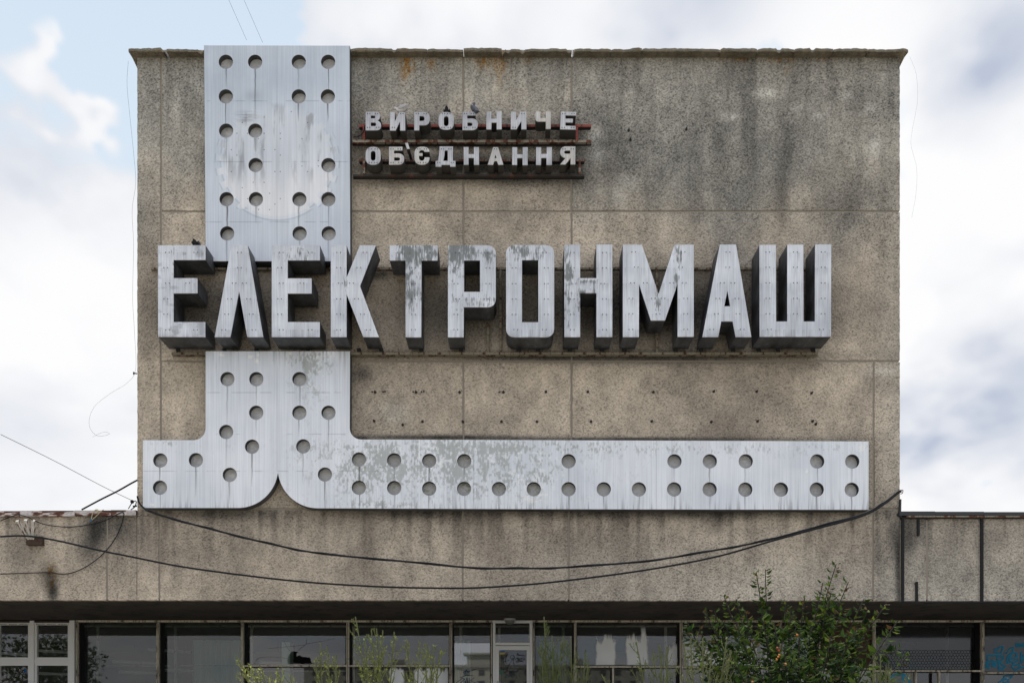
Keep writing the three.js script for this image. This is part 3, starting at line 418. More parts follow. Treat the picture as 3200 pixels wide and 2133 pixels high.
// ------------------------------------------------------------------ pigeons on the letters
function pigeon(px, py, zf, z, turn, pitch, cols, label) {
  const p = new THREE.Vector3(wx(px, z), wy(py, zf), z), t = thing('pigeon', p, label, 'pigeon', undefined); t.rotation.y = turn;
  const rings = [[-.21, .035, .008, .05], [-.15, .045, .018, .04], [-.09, .072, .05, .0], [-.03, .085, .066, 0], [.04, .09, .07, 0], [.09, .088, .062, .015], [.12, .104, .046, .045], [.135, .12, .032, .075], [.15, .13, .034, .1], [.175, .125, .026, .1], [.19, .118, .006, .1]];
  const N = 12, pos = [], idx = [];
  rings.forEach(([x, , r, dy], k) => { for (let i = 0; i < N; i++) { const a = i / N * 2 * Math.PI; pos.push(x, .085 + dy * .9 + Math.sin(a) * r * 1.0, Math.cos(a) * r * (k < 2 ? 2.2 : 1)); } });
  for (let k = 0; k < rings.length - 1; k++) for (let i = 0; i < N; i++) { const j = (i + 1) % N, A = k * N + i, B = k * N + j, C = A + N, D = B + N; idx.push(A, B, C, B, D, C); }
  const g = new THREE.BufferGeometry(); g.setAttribute('position', new THREE.Float32BufferAttribute(pos, 3)); g.setIndex(idx); g.rotateZ(pitch); g.computeVertexNormals();
  mesh('body', g, std({ color: cols[0], roughness: .8, side: THREE.DoubleSide }), t);
  for (const s of [-1, 1]) { const w = new THREE.SphereGeometry(1, 10, 8); w.scale(.12, .045, .018); w.rotateZ(pitch + .1); w.translate(-.04, .1, s * .066); mesh('wing', w, std({ color: cols[1], roughness: .8 }), t); const l = new THREE.CylinderGeometry(.006, .006, .05, 5); l.translate(.02, .025, s * .025); mesh('leg', l, std({ color: rgb(.35, .08, .06) }), t); }
  const b = new THREE.ConeGeometry(.009, .03, 6); b.rotateZ(-Math.PI / 2); b.translate(.2, .172, 0); b.rotateZ(pitch); mesh('beak', b, nailMat, t);
}
pigeon(1256, 349, .51, .47, Math.PI - .4, -.15, [rgb(.62, .6, .6), rgb(.42, .4, .42)], 'pale pigeon perched on the second small letter of the upper row');
pigeon(1397, 349, .51, .33, Math.PI / 2, .1, [rgb(.03, .03, .035), rgb(.03, .03, .04)], 'blackish pigeon turned away on the round small letter');
pigeon(1480, 348.5, .51, .42, 2.2, .8, [rgb(.09, .095, .12), rgb(.07, .075, .09)], 'slate grey pigeon hunched on the fifth small letter of the upper row');
pigeon(614, 765.5, .82, .66, Math.PI / 2, .1, [rgb(.03, .03, .035), rgb(.03, .03, .04)], 'black pigeon on the first big letter, mostly hidden');

// ------------------------------------------------------------------ ground-floor glazing
const ZG = -4.57, GX = (px, z = ZG) => wx(px, z), GY = (py, z = ZG) => wy(py, z), FLOOR = 1.5;
const ZP = ZG - .28, PX = (px) => wx(px, ZP), PY = (py) => wy(py, ZP);
const PG = (px, py, z = ZP) => new THREE.Vector2(wx(px, z), wy(py, z));
const oldFrame = rusty(701, [205, 196, 178], -.40), pvc = std({ color: rgb(.8, .79, .77), roughness: .45 }), alu = std({ color: rgb(.42, .42, .41), roughness: .5 });
const pane = (ior, o = {}) => new THREE.MeshPhysicalMaterial({ color: o.color ?? rgb(.86, .88, .88), roughness: o.roughness ?? .015, transmission: o.t ?? .985, thickness: 0, ior, side: THREE.DoubleSide });
const glass = pane(1.85), glassDusty = pane(1.7, { t: .965, color: rgb(.5, .58, .55) }), glassBright = pane(2.9, { t: .97 }), glassMid = pane(1.8);
const frameOf = (x0, x1, ys, xs, w = 3, z = ZG) => { const out = [box(GX(x0), GX(x0 + w), FLOOR, GY(1944), z - .06, z + .06), box(GX(x1 - w), GX(x1), FLOOR, GY(1944), z - .06, z + .06)]; for (const y of ys) out.push(box(GX(x0 + w) + .001, GX(x1 - w) - .001, GY(y + 2.6), GY(y - 2.6), z - .06, z + .05)); for (const [x, a, b] of xs) out.push(box(GX(x - 2.6), GX(x + 2.6), b === null ? FLOOR : GY(b), GY(a), z - .08, z + .045)); return mergeGeometries(out.map((g) => metreUV(g, 1.2))); };
const flat = (x0, x1, y0, y1, z) => { const g = new THREE.PlaneGeometry(x1 - x0, y1 - y0); g.translate((x0 + x1) / 2, (y0 + y1) / 2, z); return g; };
function window_(x0, x1, ys, xs, panes, fm = oldFrame) { const f = part('window', frameOf(x0, x1, ys, xs), fm, house); for (const [a, b] of [[GX(x0) + .004, GX(x0 + 3) + .03], [GX(x1 - 3) - .03, GX(x1) - .004]]) part('mullion', box(a, b, FLOOR, GY(1944), ZG - .34, ZG - .062), blackMetal, f); for (const [a, b, c, d, m] of panes) part('pane', flat(a === panes[0][0] && a < x0 + 20 ? GX(x0 + 3) : PX(a), b > x1 - 20 ? GX(x1 - 3) : PX(b), d === null ? FLOOR : PY(d), PY(c - (c === 1944 ? 6 : 0)), ZP), m, f); return f; }
window_(240, 493, [], [], [[247, 486, 1944, null, glassDusty]]);
window_(494, 757, [], [], [[501, 750, 1944, null, glassDusty]]);
const w3 = window_(758, 1086, [2080], [], [[765, 1079, 2084, null, glass]]);
{ // cracked upper pane with a piece broken out
  const k = .34, c = (u, v) => PG(600 + u * k, 1733 + v * k), s = new THREE.Shape([PG(750, 2077), PG(1079, 2077), PG(1079, 1940), PG(750, 1940)]);
  s.holes.push(new THREE.Path([[893, 880], [905, 895], [932, 884], [967, 890], [956, 935], [985, 922], [1012, 936], [1085, 944], [1096, 988], [1122, 1000], [880, 1003], [875, 960], [888, 920], [908, 900]].map(([u, v]) => c(u, v))));
  const g = new THREE.ShapeGeometry(s); g.translate(0, 0, ZP); part('pane', g, glass, w3);
  const cr = (pts) => tube(pts.map(([u, v]) => { const p = c(u, v); return new THREE.Vector3(p.x, p.y, ZP + .004); }), .0035, 16, 4);
  part('crack', mergeGeometries([cr([[898, 882], [870, 845], [838, 775]]), cr([[967, 890], [1000, 858], [1040, 825], [1055, 768]]), cr([[1045, 818], [1150, 800], [1230, 785], [1310, 768]]), cr([[700, 860], [860, 845], [1040, 830]]), cr([[570, 1000], [610, 950], [700, 938], [876, 950]])]), blackMetal, w3);
}
const w4 = window_(1088, 1408, [2080], [], [[1095, 1401, 1944, 2076, glass], [1095, 1401, 2084, null, glass]]);
const w5 = window_(1410, 1537, [], [], [[1417, 1530, 1944, 2007.5, glassMid], [1417, 1530, 2008.5, null, glassBright]]);
window_(1667, 1797, [], [], [[1674, 1790, 1944, null, glassDusty]]);
const w7 = window_(1798, 2128, [2083], [[1916, 2087, null]], [[1805, 2121, 1944, 2079, glass], [1805, 1912, 2087, null, glass], [1920, 2121, 2087, null, glass]]);
const w8 = window_(2130, 2440, [2085], [[2258, 2089, null]], [[2137, 2433, 1944, 2081, glass], [2137, 2433, 2089, null, glass]]);
const brownBoard = std({ map: paint([0, 0, 200, 200], 128, 128, (x, y) => { const n = fbm(x / 30, y / 50, 801, 4), m = fbm(x / 4, y / 60, 805, 2), l = .6 + .5 * n + .3 * m; return mixc([74 * l, 52 * l, 38 * l], [92 * l, 48 * l, 24 * l], sm(.5, .7, n)); }), roughness: .8 });
const w8b = window_(2441, 2731, [2090], [[2560, 1944, null]], [[2448, 2556, 1944, 2086, glass], [2448, 2556, 2094, null, glass]]);
part('board', metreUV(box(GX(2565), GX(2723), GY(2085), GY(1945), ZG - .06, ZG - .03), 2), brownBoard, w8b); part('board', metreUV(box(GX(2565), GX(2723), FLOOR, GY(2095), ZG - .06, ZG - .03), 2), alu, w8b);
const w9 = window_(2732, 3070, [2096], [[2862, 2100, null], [2935, 2100, null]], [[2739, 3063, 1944, 2092, pane(1.6, { t: .95, color: rgb(.35, .36, .4), roughness: .06 })], [2939, 3063, 2100, null, glass], [2866, 2931, 2100, null, glass]]);
part('board', box(GX(2740), GX(2857), FLOOR, GY(2101), ZG - .05, ZG - .03), std({ color: rgb(.26, .26, .27), roughness: .8 }), w9);
const w10 = window_(3071, 3420, [2102], [], [[3078, 3413, 1944, 2098, pane(1.6, { t: .95, color: rgb(.35, .36, .4), roughness: .06 })], [3078, 3413, 2106, null, glass]]);
part('head_rail', metreUV(box(GX(239), GX(3700), GY(1943.6), GY(1938.2), ZG - .12, ZG + .07), 1.2), oldFrame, house);
// white plastic windows
{
  const z = ZG + .05, f = (a, b, c, d, e = .05) => box(GX(a), GX(b), d === null ? FLOOR : GY(d), GY(c), z - .07, z + e);
  const cols = [[-214, -124], [-108, -18 + 12], [-6 + 12, 92], [117, 220]];
  const bars = []; const xs = [-240, -116, 0, 98, 222]; 
  const w = part('window', mergeGeometries([f(98, 111, 1940, null, .07), f(222, 237, 1939, null, .075), f(-121, -108, 1940, null, .07), f(-400, 97.8, 2060, 2072), f(111.2, 221.8, 2060, 2072), f(-400, -390, 1940, null)]), pvc, house);
  w.userData.label = 'white plastic window frame';
  const strip = document.createElement('canvas'); strip.width = 1024; strip.height = 64; { const c = strip.getContext('2d'); c.fillStyle = '#cfcfca'; c.fillRect(0, 0, 1024, 64); c.font = 'bold 38px sans-serif'; for (let i = 0; i < 3; i++) { c.fillStyle = '#8a7430'; c.fillRect(20 + i * 345, 14, 34, 36); c.fillStyle = '#26262a'; c.fillText('OPEN TECK', 66 + i * 345, 46); } }
  const ct = new THREE.CanvasTexture(strip); ct.colorSpace = THREE.SRGBColorSpace; const stripMat = std({ map: ct, roughness: .6 });
  for (const [a, b] of [[-107.8, -6], [-5, 97.8], [111.2, 221.8]]) for (const [c, d] of [[1946, 2059.8], [2072.2, null]]) {
    const sash = part('sash', mergeGeometries([f(a, a + 7, c, d, .03), f(b - 7, b, c, d, .03), f(a + 7.05, b - 7.05, c, c + 7, .03), ...(d === null ? [] : [f(a + 7.05, b - 7.05, d - 6, d, .03)])]), pvc, house);
    part('pane', flat(GX(a + 7), GX(b - 7), d === null ? FLOOR : GY(d - 6), GY(c + 7), z - .02), glass, sash);
    if (c === 1946) { const g = box(GX(a + 4), GX(b - 4), GY(1954), GY(1947.5), z + .031, z + .034); part('film_strip', g, stripMat, sash); }
  }
  part('head_rail', metreUV(box(GX(-400), GX(221.5), GY(1945.5), GY(1940), z - .06, z + .03), 1), darkIron, house);
  part('sticker', box(GX(76), GX(85), GY(2101), GY(2091), z - .018, z - .014), std({ color: rgb(.01, .09, .3) }), house); part('sticker', box(GX(85.2), GX(91), GY(2101), GY(2091), z - .018, z - .014), std({ color: rgb(.35, .28, .04) }), house);
}
// entrance door
{
  const z = ZG + .02, b = (x0, x1, y0, y1, e = .06) => box(GX(x0), GX(x1), y1 === null ? FLOOR : GY(y1), GY(y0), z - .06, z + e);
  const d = part('door', mergeGeometries([b(1540, 1548, 1939, null), b(1655, 1664, 1939, null), b(1548.05, 1654.95, 1939, 1947), b(1548.05, 1654.95, 2008, 2016)]), pvc, house); d.userData.label = 'white framed glass entrance door';
  part('transom_pane', flat(GX(1548), GX(1655), GY(2008), GY(1947), z - .02), glassMid, d);
  part('leaf', mergeGeometries([b(1546 + 2.4, 1559, 2018, null, .085), b(1646, 1657.6 - 3, 2018, null, .085), b(1559.05, 1645.95, 2018, 2031, .085)]), pvc, d);
  part('pane', flat(GX(1559), GX(1646), FLOOR, GY(2031), z), glassMid, d);
  part('handle', mergeGeometries([bar(new THREE.Vector3(GX(1554), GY(2130), z + .1), new THREE.Vector3(GX(1554), GY(2146), z + .1), .02, .03), bar(new THREE.Vector3(GX(1553), GY(2128), z + .14), new THREE.Vector3(GX(1565), GY(2134), z + .14), .02, .02)]), alu, d);
  for (const [c, y0, y1] of [[rgb(.03, .14, .36), 2032.5, 2038], [rgb(.5, .38, .05), 2038.2, 2044]]) part('sticker', box(GX(1562), GX(1578), GY(y1), GY(y0), z + .004, z + .008), std({ color: c, roughness: .6 }), d);
  const lamp = thing('ceiling_lamp', new THREE.Vector3(GX(1593, -4.2), BOTTOM, -4.2), 'round dusty dome lamp under the soffit above the door', 'lamp');
  mesh('rim', (() => { const g = new THREE.CylinderGeometry(.17, .17, .05, 28); g.translate(0, -.013, 0); return g; })(), alu, lamp); const dome = new THREE.SphereGeometry(.145, 24, 12, 0, Math.PI * 2, Math.PI / 2, Math.PI / 2); dome.scale(1, .85, 1); dome.translate(0, -.04, 0); mesh('shade', dome, std({ color: rgb(.16, .15, .13), roughness: .35, side: THREE.DoubleSide }), lamp);
}
// paint and tags on the glass (flat print)
function decal(parent, x0, x1, y0, y1, W, draw, z = ZP + .01, rough = .7) {
  const H = Math.round(W * (y1 - y0) / (x1 - x0)), cv = document.createElement('canvas'); cv.width = W; cv.height = H; const c = cv.getContext('2d'); c.scale(W / (x1 - x0), H / (y1 - y0)); c.translate(-x0, -y0); c.lineCap = c.lineJoin = 'round'; draw(c);
  const t = new THREE.CanvasTexture(cv); t.colorSpace = THREE.SRGBColorSpace; part('painted_tag', flat(wx(x0, z), wx(x1, z), wy(y1, z), wy(y0, z), z), std({ map: t, transparent: true, roughness: rough, side: THREE.DoubleSide }), parent);
}
const line = (c, w, col, ...ps) => { c.strokeStyle = col; c.lineWidth = w; for (const p of ps) { c.beginPath(); c.moveTo(p[0], p[1]); for (let i = 2; i + 1 < p.length; i += 2) c.lineTo(p[i], p[i + 1]); c.stroke(); } };
function whitewash(parent, x0, x1, y0, y1, blobs, seed) {   // sprayed white paint, soft upper edges
  const W = 360, H = Math.round(W * (y1 - y0) / (x1 - x0)), R = [x0, y0, x1, y1];
  const t = paint(R, W, H, (x, y) => { let a = 0; for (const [l, r, tp, bt, soft] of blobs) { const wob = (fbm(y / 22, l, seed, 3) - .5) * 14, tw = (fbm(x / 9, l, seed + 5, 3) - .5) * 44; a = Math.max(a, sm(l - 2 + wob, l + 6 + wob, x) * sm(r + 4 + wob * .6, r - 5 + wob * .6, x) * sm(tp + tw - soft * .3, tp + tw + soft, y) * sm(bt + 2, bt - 2, y)); } const n = fbm(x / 30, y / 50, seed + 9, 3); return [240 + 15 * n, 242 + 13 * n, 246 + 9 * n, 253 * a]; });
  part('whitewash', flat(PX(x0), PX(x1), PY(y1), PY(y0), ZP + .008), std({ map: t, transparent: true, roughness: .8, side: THREE.DoubleSide }), parent);
}
whitewash(w7, 1806, 2120, 1946, 2078, [[1860, 1923, 1990, 2077, 16], [1955, 2024, 1985, 2077, 16], [2000, 2016, 1962, 2050, 30], [2084, 2121, 2010, 2078, 18]], 901);
whitewash(w8, 2138, 2432, 1946, 2080, [[2130, 2160, 1992, 2060, 20], [2150, 2262, 2020, 2080, 22], [2300, 2365, 2005, 2078, 20], [2390, 2440, 2030, 2080, 20]], 931);
whitewash(w4, 1096, 1400, 2085, 2200, [[1215, 1262, 2088, 2200, 6], [1290, 1345, 2084, 2200, 6], [1350, 1402, 2084, 2200, 8], [1215, 1402, 2130, 2200, 20]], 951);
whitewash(w8b, 2449, 2555, 2095, 2190, [[2440, 2560, 2100, 2190, 6]], 961);
const BL = '#1f8fb8';
decal(w10, 3078, 3260, 1995, 2098, 720, (c) => {
  const k = 500 / 2353, m = (...p) => p.map((v, i) => i % 2 ? 1900 + v * k : 2700 + v * k);
  line(c, 6, BL, m(1800, 800, 1765, 800, 1760, 860, 1800, 870, 1820, 790, 1815, 860, 1835, 878), m(1820, 690, 1840, 880), m(1820, 695, 1950, 690), m(1830, 790, 1900, 770), m(1930, 790, 1895, 800, 1890, 850, 1920, 850, 1940, 780, 1945, 860), m(1965, 700, 1990, 860), m(1965, 700, 2045, 700, 2050, 750, 1985, 780, 2085, 860), m(2120, 720, 2105, 800, 2140, 800), m(2160, 740, 2260, 720, 2250, 660, 2190, 650, 2145, 720, 2160, 790, 2230, 790, 2270, 760), m(2320, 650, 2320, 800, 2360, 690, 2390, 800), m(2290, 880, 2350, 860));
  line(c, 5, BL, m(1975, 580, 1960, 610, 1935, 600, 1925, 640, 1985, 668, 2025, 660, 2055, 560, 2000, 570, 1965, 610), m(2115, 640, 2150, 590, 2200, 580, 2195, 640, 2120, 700), m(1985, 890, 2020, 870, 2060, 880, 2040, 905, 1990, 905), m(2245, 840, 2200, 820, 2180, 860, 2240, 915, 2300, 860, 2290, 815, 2245, 840));
  c.fillStyle = BL; c.beginPath(); c.arc(...m(2090, 655), 3.4, 0, 7); c.fill(); c.globalAlpha = .85; c.fillRect(...m(2230, 510), 60, 13); c.globalAlpha = 1;
});
decal(w10, 3078, 3230, 2104, 2170, 600, (c) => { const k = 500 / 2353, m = (...p) => p.map((v, i) => i % 2 ? 1900 + v * k : 2700 + v * k); line(c, 5, BL, m(2190, 990, 2070, 995, 2060, 1040, 2120, 1040, 2130, 1080, 2050, 1100), m(1990, 1096, 2040, 1050, 2110, 1120), m(2160, 1030, 2190, 985)); });
decal(w9, 2742, 2856, 2102, 2200, 600, (c) => { line(c, 7, BL, Array.from({ length: 26 }, (_, i) => [2812 + 32 * Math.cos(i / 25 * 6.28), 2137 + 33 * Math.sin(i / 25 * 6.28)]).flat(), [2822, 2104, 2823, 2130], [2776, 2118, 2800, 2106]); line(c, 4, BL, [2802, 2128, 2797, 2124, 2794, 2136, 2801, 2137], [2812, 2125, 2812, 2138], [2824, 2124, 2831, 2130, 2824, 2134, 2824, 2140]); }, ZG - .02);
decal(house.children.find((o) => o.name === 'door'), 1560, 1646, 2031, 2150, 600, (c) => {
  const k = 460 / 2353, m = (...p) => p.map((v, i) => i % 2 ? 1900 + v * k : 1380 + v * k), K = '#15171a';
  line(c, 1.7, K, m(975, 800, 1000, 805, 1040, 750, 1020, 820, 1030, 885), m(985, 865, 1030, 840, 1085, 828), m(1165, 790, 1150, 755, 1110, 755, 1090, 790, 1120, 815, 1160, 790, 1150, 850, 1160, 915), m(1150, 800, 1090, 880, 1045, 950), m(1215, 715, 1225, 740, 1345, 760, 1200, 750, 1215, 720), m(1195, 870, 1250, 850, 1312, 855));
  line(c, 2.4, K, m(1180, 820, 1205, 790, 1225, 830, 1190, 850), m(1230, 790, 1235, 845, 1255, 800, 1265, 850), m(1270, 800, 1290, 790, 1275, 840, 1300, 850), m(1305, 795, 1320, 790, 1335, 820, 1300, 820));
  line(c, 1.5, '#1c2733', m(990, 980, 1060, 970, 1000, 1030, 1080, 1000, 1110, 1030, 1150, 1000), m(1150, 940, 1195, 960), m(1160, 1020, 1230, 995, 1190, 1030)); line(c, 2, '#1b3a4c', m(1000, 1050, 1060, 1060, 1010, 1100, 1080, 1095, 1060, 1060), m(1110, 1060, 1130, 1110, 1170, 1060), m(1190, 1060, 1200, 1105), m(1240, 1050, 1250, 1110), m(1265, 1020, 1268, 1060));
  c.fillStyle = 'rgba(60,150,130,.5)'; c.beginPath(); c.arc(...m(945, 1020), 7, 0, 7); c.fill(); c.fillStyle = 'rgba(200,205,205,.25)'; for (let i = 0; i < 3; i++) c.fillRect(1588, 2083 + i * 5, 42 - i * 8, 2);
}, ZG + .026);
decal(w5, 1418, 1529, 2080, 2150, 600, (c) => {
  const k = 460 / 2353, m = (...p) => p.map((v, i) => i % 2 ? 1900 + v * k : 1380 + v * k), K = '#11295a';
  line(c, 2, K, m(345, 1030, 380, 1000, 450, 1010, 530, 975), m(400, 980, 370, 1040), m(390, 985, 425, 1025), m(300, 1110, 380, 1075, 500, 1072), m(230, 1190, 330, 1120, 370, 1130, 300, 1190), m(380, 1180, 405, 1110, 420, 1190), m(440, 1110, 450, 1190), m(520, 1105, 460, 1150, 540, 1190), m(560, 1170, 620, 1185, 690, 1190));
});
decal(w9, 2742, 3060, 2030, 2092, 900, (c) => { c.globalAlpha = .5; c.strokeStyle = '#0c0d10'; c.lineWidth = 1.3; for (let r = 0; r < 8; r++) for (let q = 0; q < 36; q++) { const x = 2740 + q * 9.4 + (r % 2) * 4.7, y = 2028 + r * 8.4; c.beginPath(); for (let i = 0; i <= 6; i++) { const a = (i * 60 + 30) * Math.PI / 180; c[i ? 'lineTo' : 'moveTo'](x + 5.4 * Math.cos(a), y + 5.6 * Math.sin(a)); } c.stroke(); } });
// vestibule glazing and the dim hall behind
{
  const z = -5.9, X = (px) => wx(px, z), Y = (py) => wy(py, z), inner = rusty(731, [150, 148, 138], -.2), bars = [box(X(250), X(3300), Y(1959), Y(1954), z - .05, z + .05)];
  for (const x of [306, 548, 787, 1105, 1440, 1560, 1655, 1760, 2080, 2380, 2640, 2960]) bars.push(box(X(x - 4), X(x + 4), FLOOR, Y(1959.2), z - .04, z + .04));
  for (const [a, b, y] of [[320, 530, 2080], [560, 760, 2079], [800, 1090, 2096], [1120, 1400, 2096]]) bars.push(box(X(a), X(b), Y(y + 1.5), Y(y - 1.5), z - .03, z + .03));
  const f = part('inner_frame', mergeGeometries(bars.map((g) => metreUV(g, 1.2))), inner, house);
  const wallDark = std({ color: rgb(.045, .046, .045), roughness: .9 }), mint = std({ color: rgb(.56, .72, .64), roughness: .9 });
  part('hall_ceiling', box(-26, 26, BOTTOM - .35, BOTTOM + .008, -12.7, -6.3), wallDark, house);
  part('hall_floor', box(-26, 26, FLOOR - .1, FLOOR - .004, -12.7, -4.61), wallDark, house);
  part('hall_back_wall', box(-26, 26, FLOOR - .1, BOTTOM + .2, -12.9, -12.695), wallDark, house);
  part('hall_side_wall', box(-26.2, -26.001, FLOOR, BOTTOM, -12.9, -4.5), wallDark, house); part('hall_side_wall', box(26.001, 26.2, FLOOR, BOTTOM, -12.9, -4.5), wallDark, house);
  for (const [px0, px1, zz, sd] of [[600, 752, -6.6, 1], [1422, 1470, -6.9, 2], [1685, 1770, -7.2, 3]]) { const x0 = wx(px0, zz), x1 = wx(px1, zz), g = new THREE.PlaneGeometry(x1 - x0, BOTTOM - .4 - FLOOR, 120, 6), p = g.attributes.position; for (let i = 0; i < p.count; i++) { const x = p.getX(i); p.setZ(i, .06 * Math.sin(x * 21 + sd) + .04 * Math.sin(x * 37 + p.getY(i) * .4)); } g.translate((x0 + x1) / 2, (FLOOR + BOTTOM - .4) / 2, zz); g.computeVertexNormals(); part('curtain', g, new THREE.MeshPhysicalMaterial({ color: mint.color, roughness: .95, transmission: .3, thickness: 0, side: THREE.DoubleSide }), house); }
  part('hall_column', box(wx(880, -8), wx(905, -8), FLOOR, BOTTOM - .34, -8.5, -8), mint, house); part('hall_column', box(wx(2235, -8), wx(2262, -8), FLOOR, BOTTOM - .34, -8.5, -8), mint, house);
  const tubeMat = std({ color: rgb(.8, .8, .78), roughness: .4 });
  for (const [px, py, where] of [[40, 2045, 'through the upper white window at the picture edge'], [190, 2038, 'through the second white window, upper pane'], [185, 2108, 'through the second white window, lower pane'], [300, 1986, 'high in the first grey window beside the white frames'], [420, 2072, 'low in the first grey window, upper of two'], [440, 2103, 'low in the first grey window, lowest one'], [530, 2035, 'in the second grey window at mid height'], [575, 2098, 'near the bottom of the second grey window'], [870, 2075, 'crossing the broken window pane'], [2840, 2008, 'behind the netted window near the blue tags']]) { const zz = -8.2, p = V(px, py, zz), l = thing('tube_light', p, 'white tube light ' + where, 'light fixture', 'tube lights inside the hall'); mesh('tube', (() => { const g = new THREE.CylinderGeometry(.022, .022, 1.5, 8); g.rotateZ(Math.PI / 2); g.rotateY(.9); return g; })(), tubeMat, l); mesh('housing', (() => { const g = new THREE.BoxGeometry(1.5, .04, .09); g.rotateY(.9); g.translate(0, .046, 0); return g; })(), tubeMat, l); mesh('rod', (() => { const h = Math.max(.05, BOTTOM - .35 - p.y - .07); const g = new THREE.CylinderGeometry(.008, .008, h, 5); g.translate(0, .066 + h / 2, 0); return g; })(), blackMetal, l); }
}
// ------------------------------------------------------------------ wall clutter
{
  const h = thing('flag_holder', V(102, 1697, 0), 'rusty wall bracket with three fanned pole sockets', 'bracket');
  const socketMat = rusty(829, [206, 200, 194], -.06); const z = .13; part('base_box', metreUV(box(wx(80, z), wx(129, z), wy(1702, z), wy(1675, z), 0, z), .8), rusty(811, [70, 54, 44], -.1), h);
  for (const [x, y] of [[48, 1627], [75, 1624], [99, 1625]]) part('pole_socket', metreUV(bar(new THREE.Vector3(wx(96 + (x - 75) * .15, .1), wy(1689, .1), .06), new THREE.Vector3(wx(x + 4, .45), wy(y, .45), .45), .07, .07), .9), socketMat, h);
  const sf = thing('signboard', V(2947, 1881, .02), 'empty signboard outline of black metal bars on the low wing wall', 'signboard');
  const zf = .05;
  part('bar', yBar(2823.5, 7, 1618, 1880, .0, zf), blackMetal, sf); part('bar', yBar(3071, 8, 1620, 1880, 0, zf), blackMetal, sf); part('bar', yBar(2872, 7, 1622, 1673, 0, zf), blackMetal, sf); part('bar', yBar(2867, 7, 1817, 1880, 0, zf), blackMetal, sf);
  part('bar', zBar(2819, 3700, 1617.5, 4, .0, zf - .003), darkIron, sf); part('bar', zBar(2827, 3700, 1880, 5, .0, zf - .003), blackMetal, sf);
}
const W3 = (k, zf) => (a) => a.map(([x, y, z]) => V(x * k, y * k, z ?? zf));
const full = 3200 / 2352;
function cable(pts, r, label, z, seg = 90) { const p = W3(full, z)(pts), c = p[Math.floor(p.length / 2)]; const g = tube(p, r, seg, 6); const o = mesh('cable', g, cableMat); tag(o, label, 'cable'); return o; }
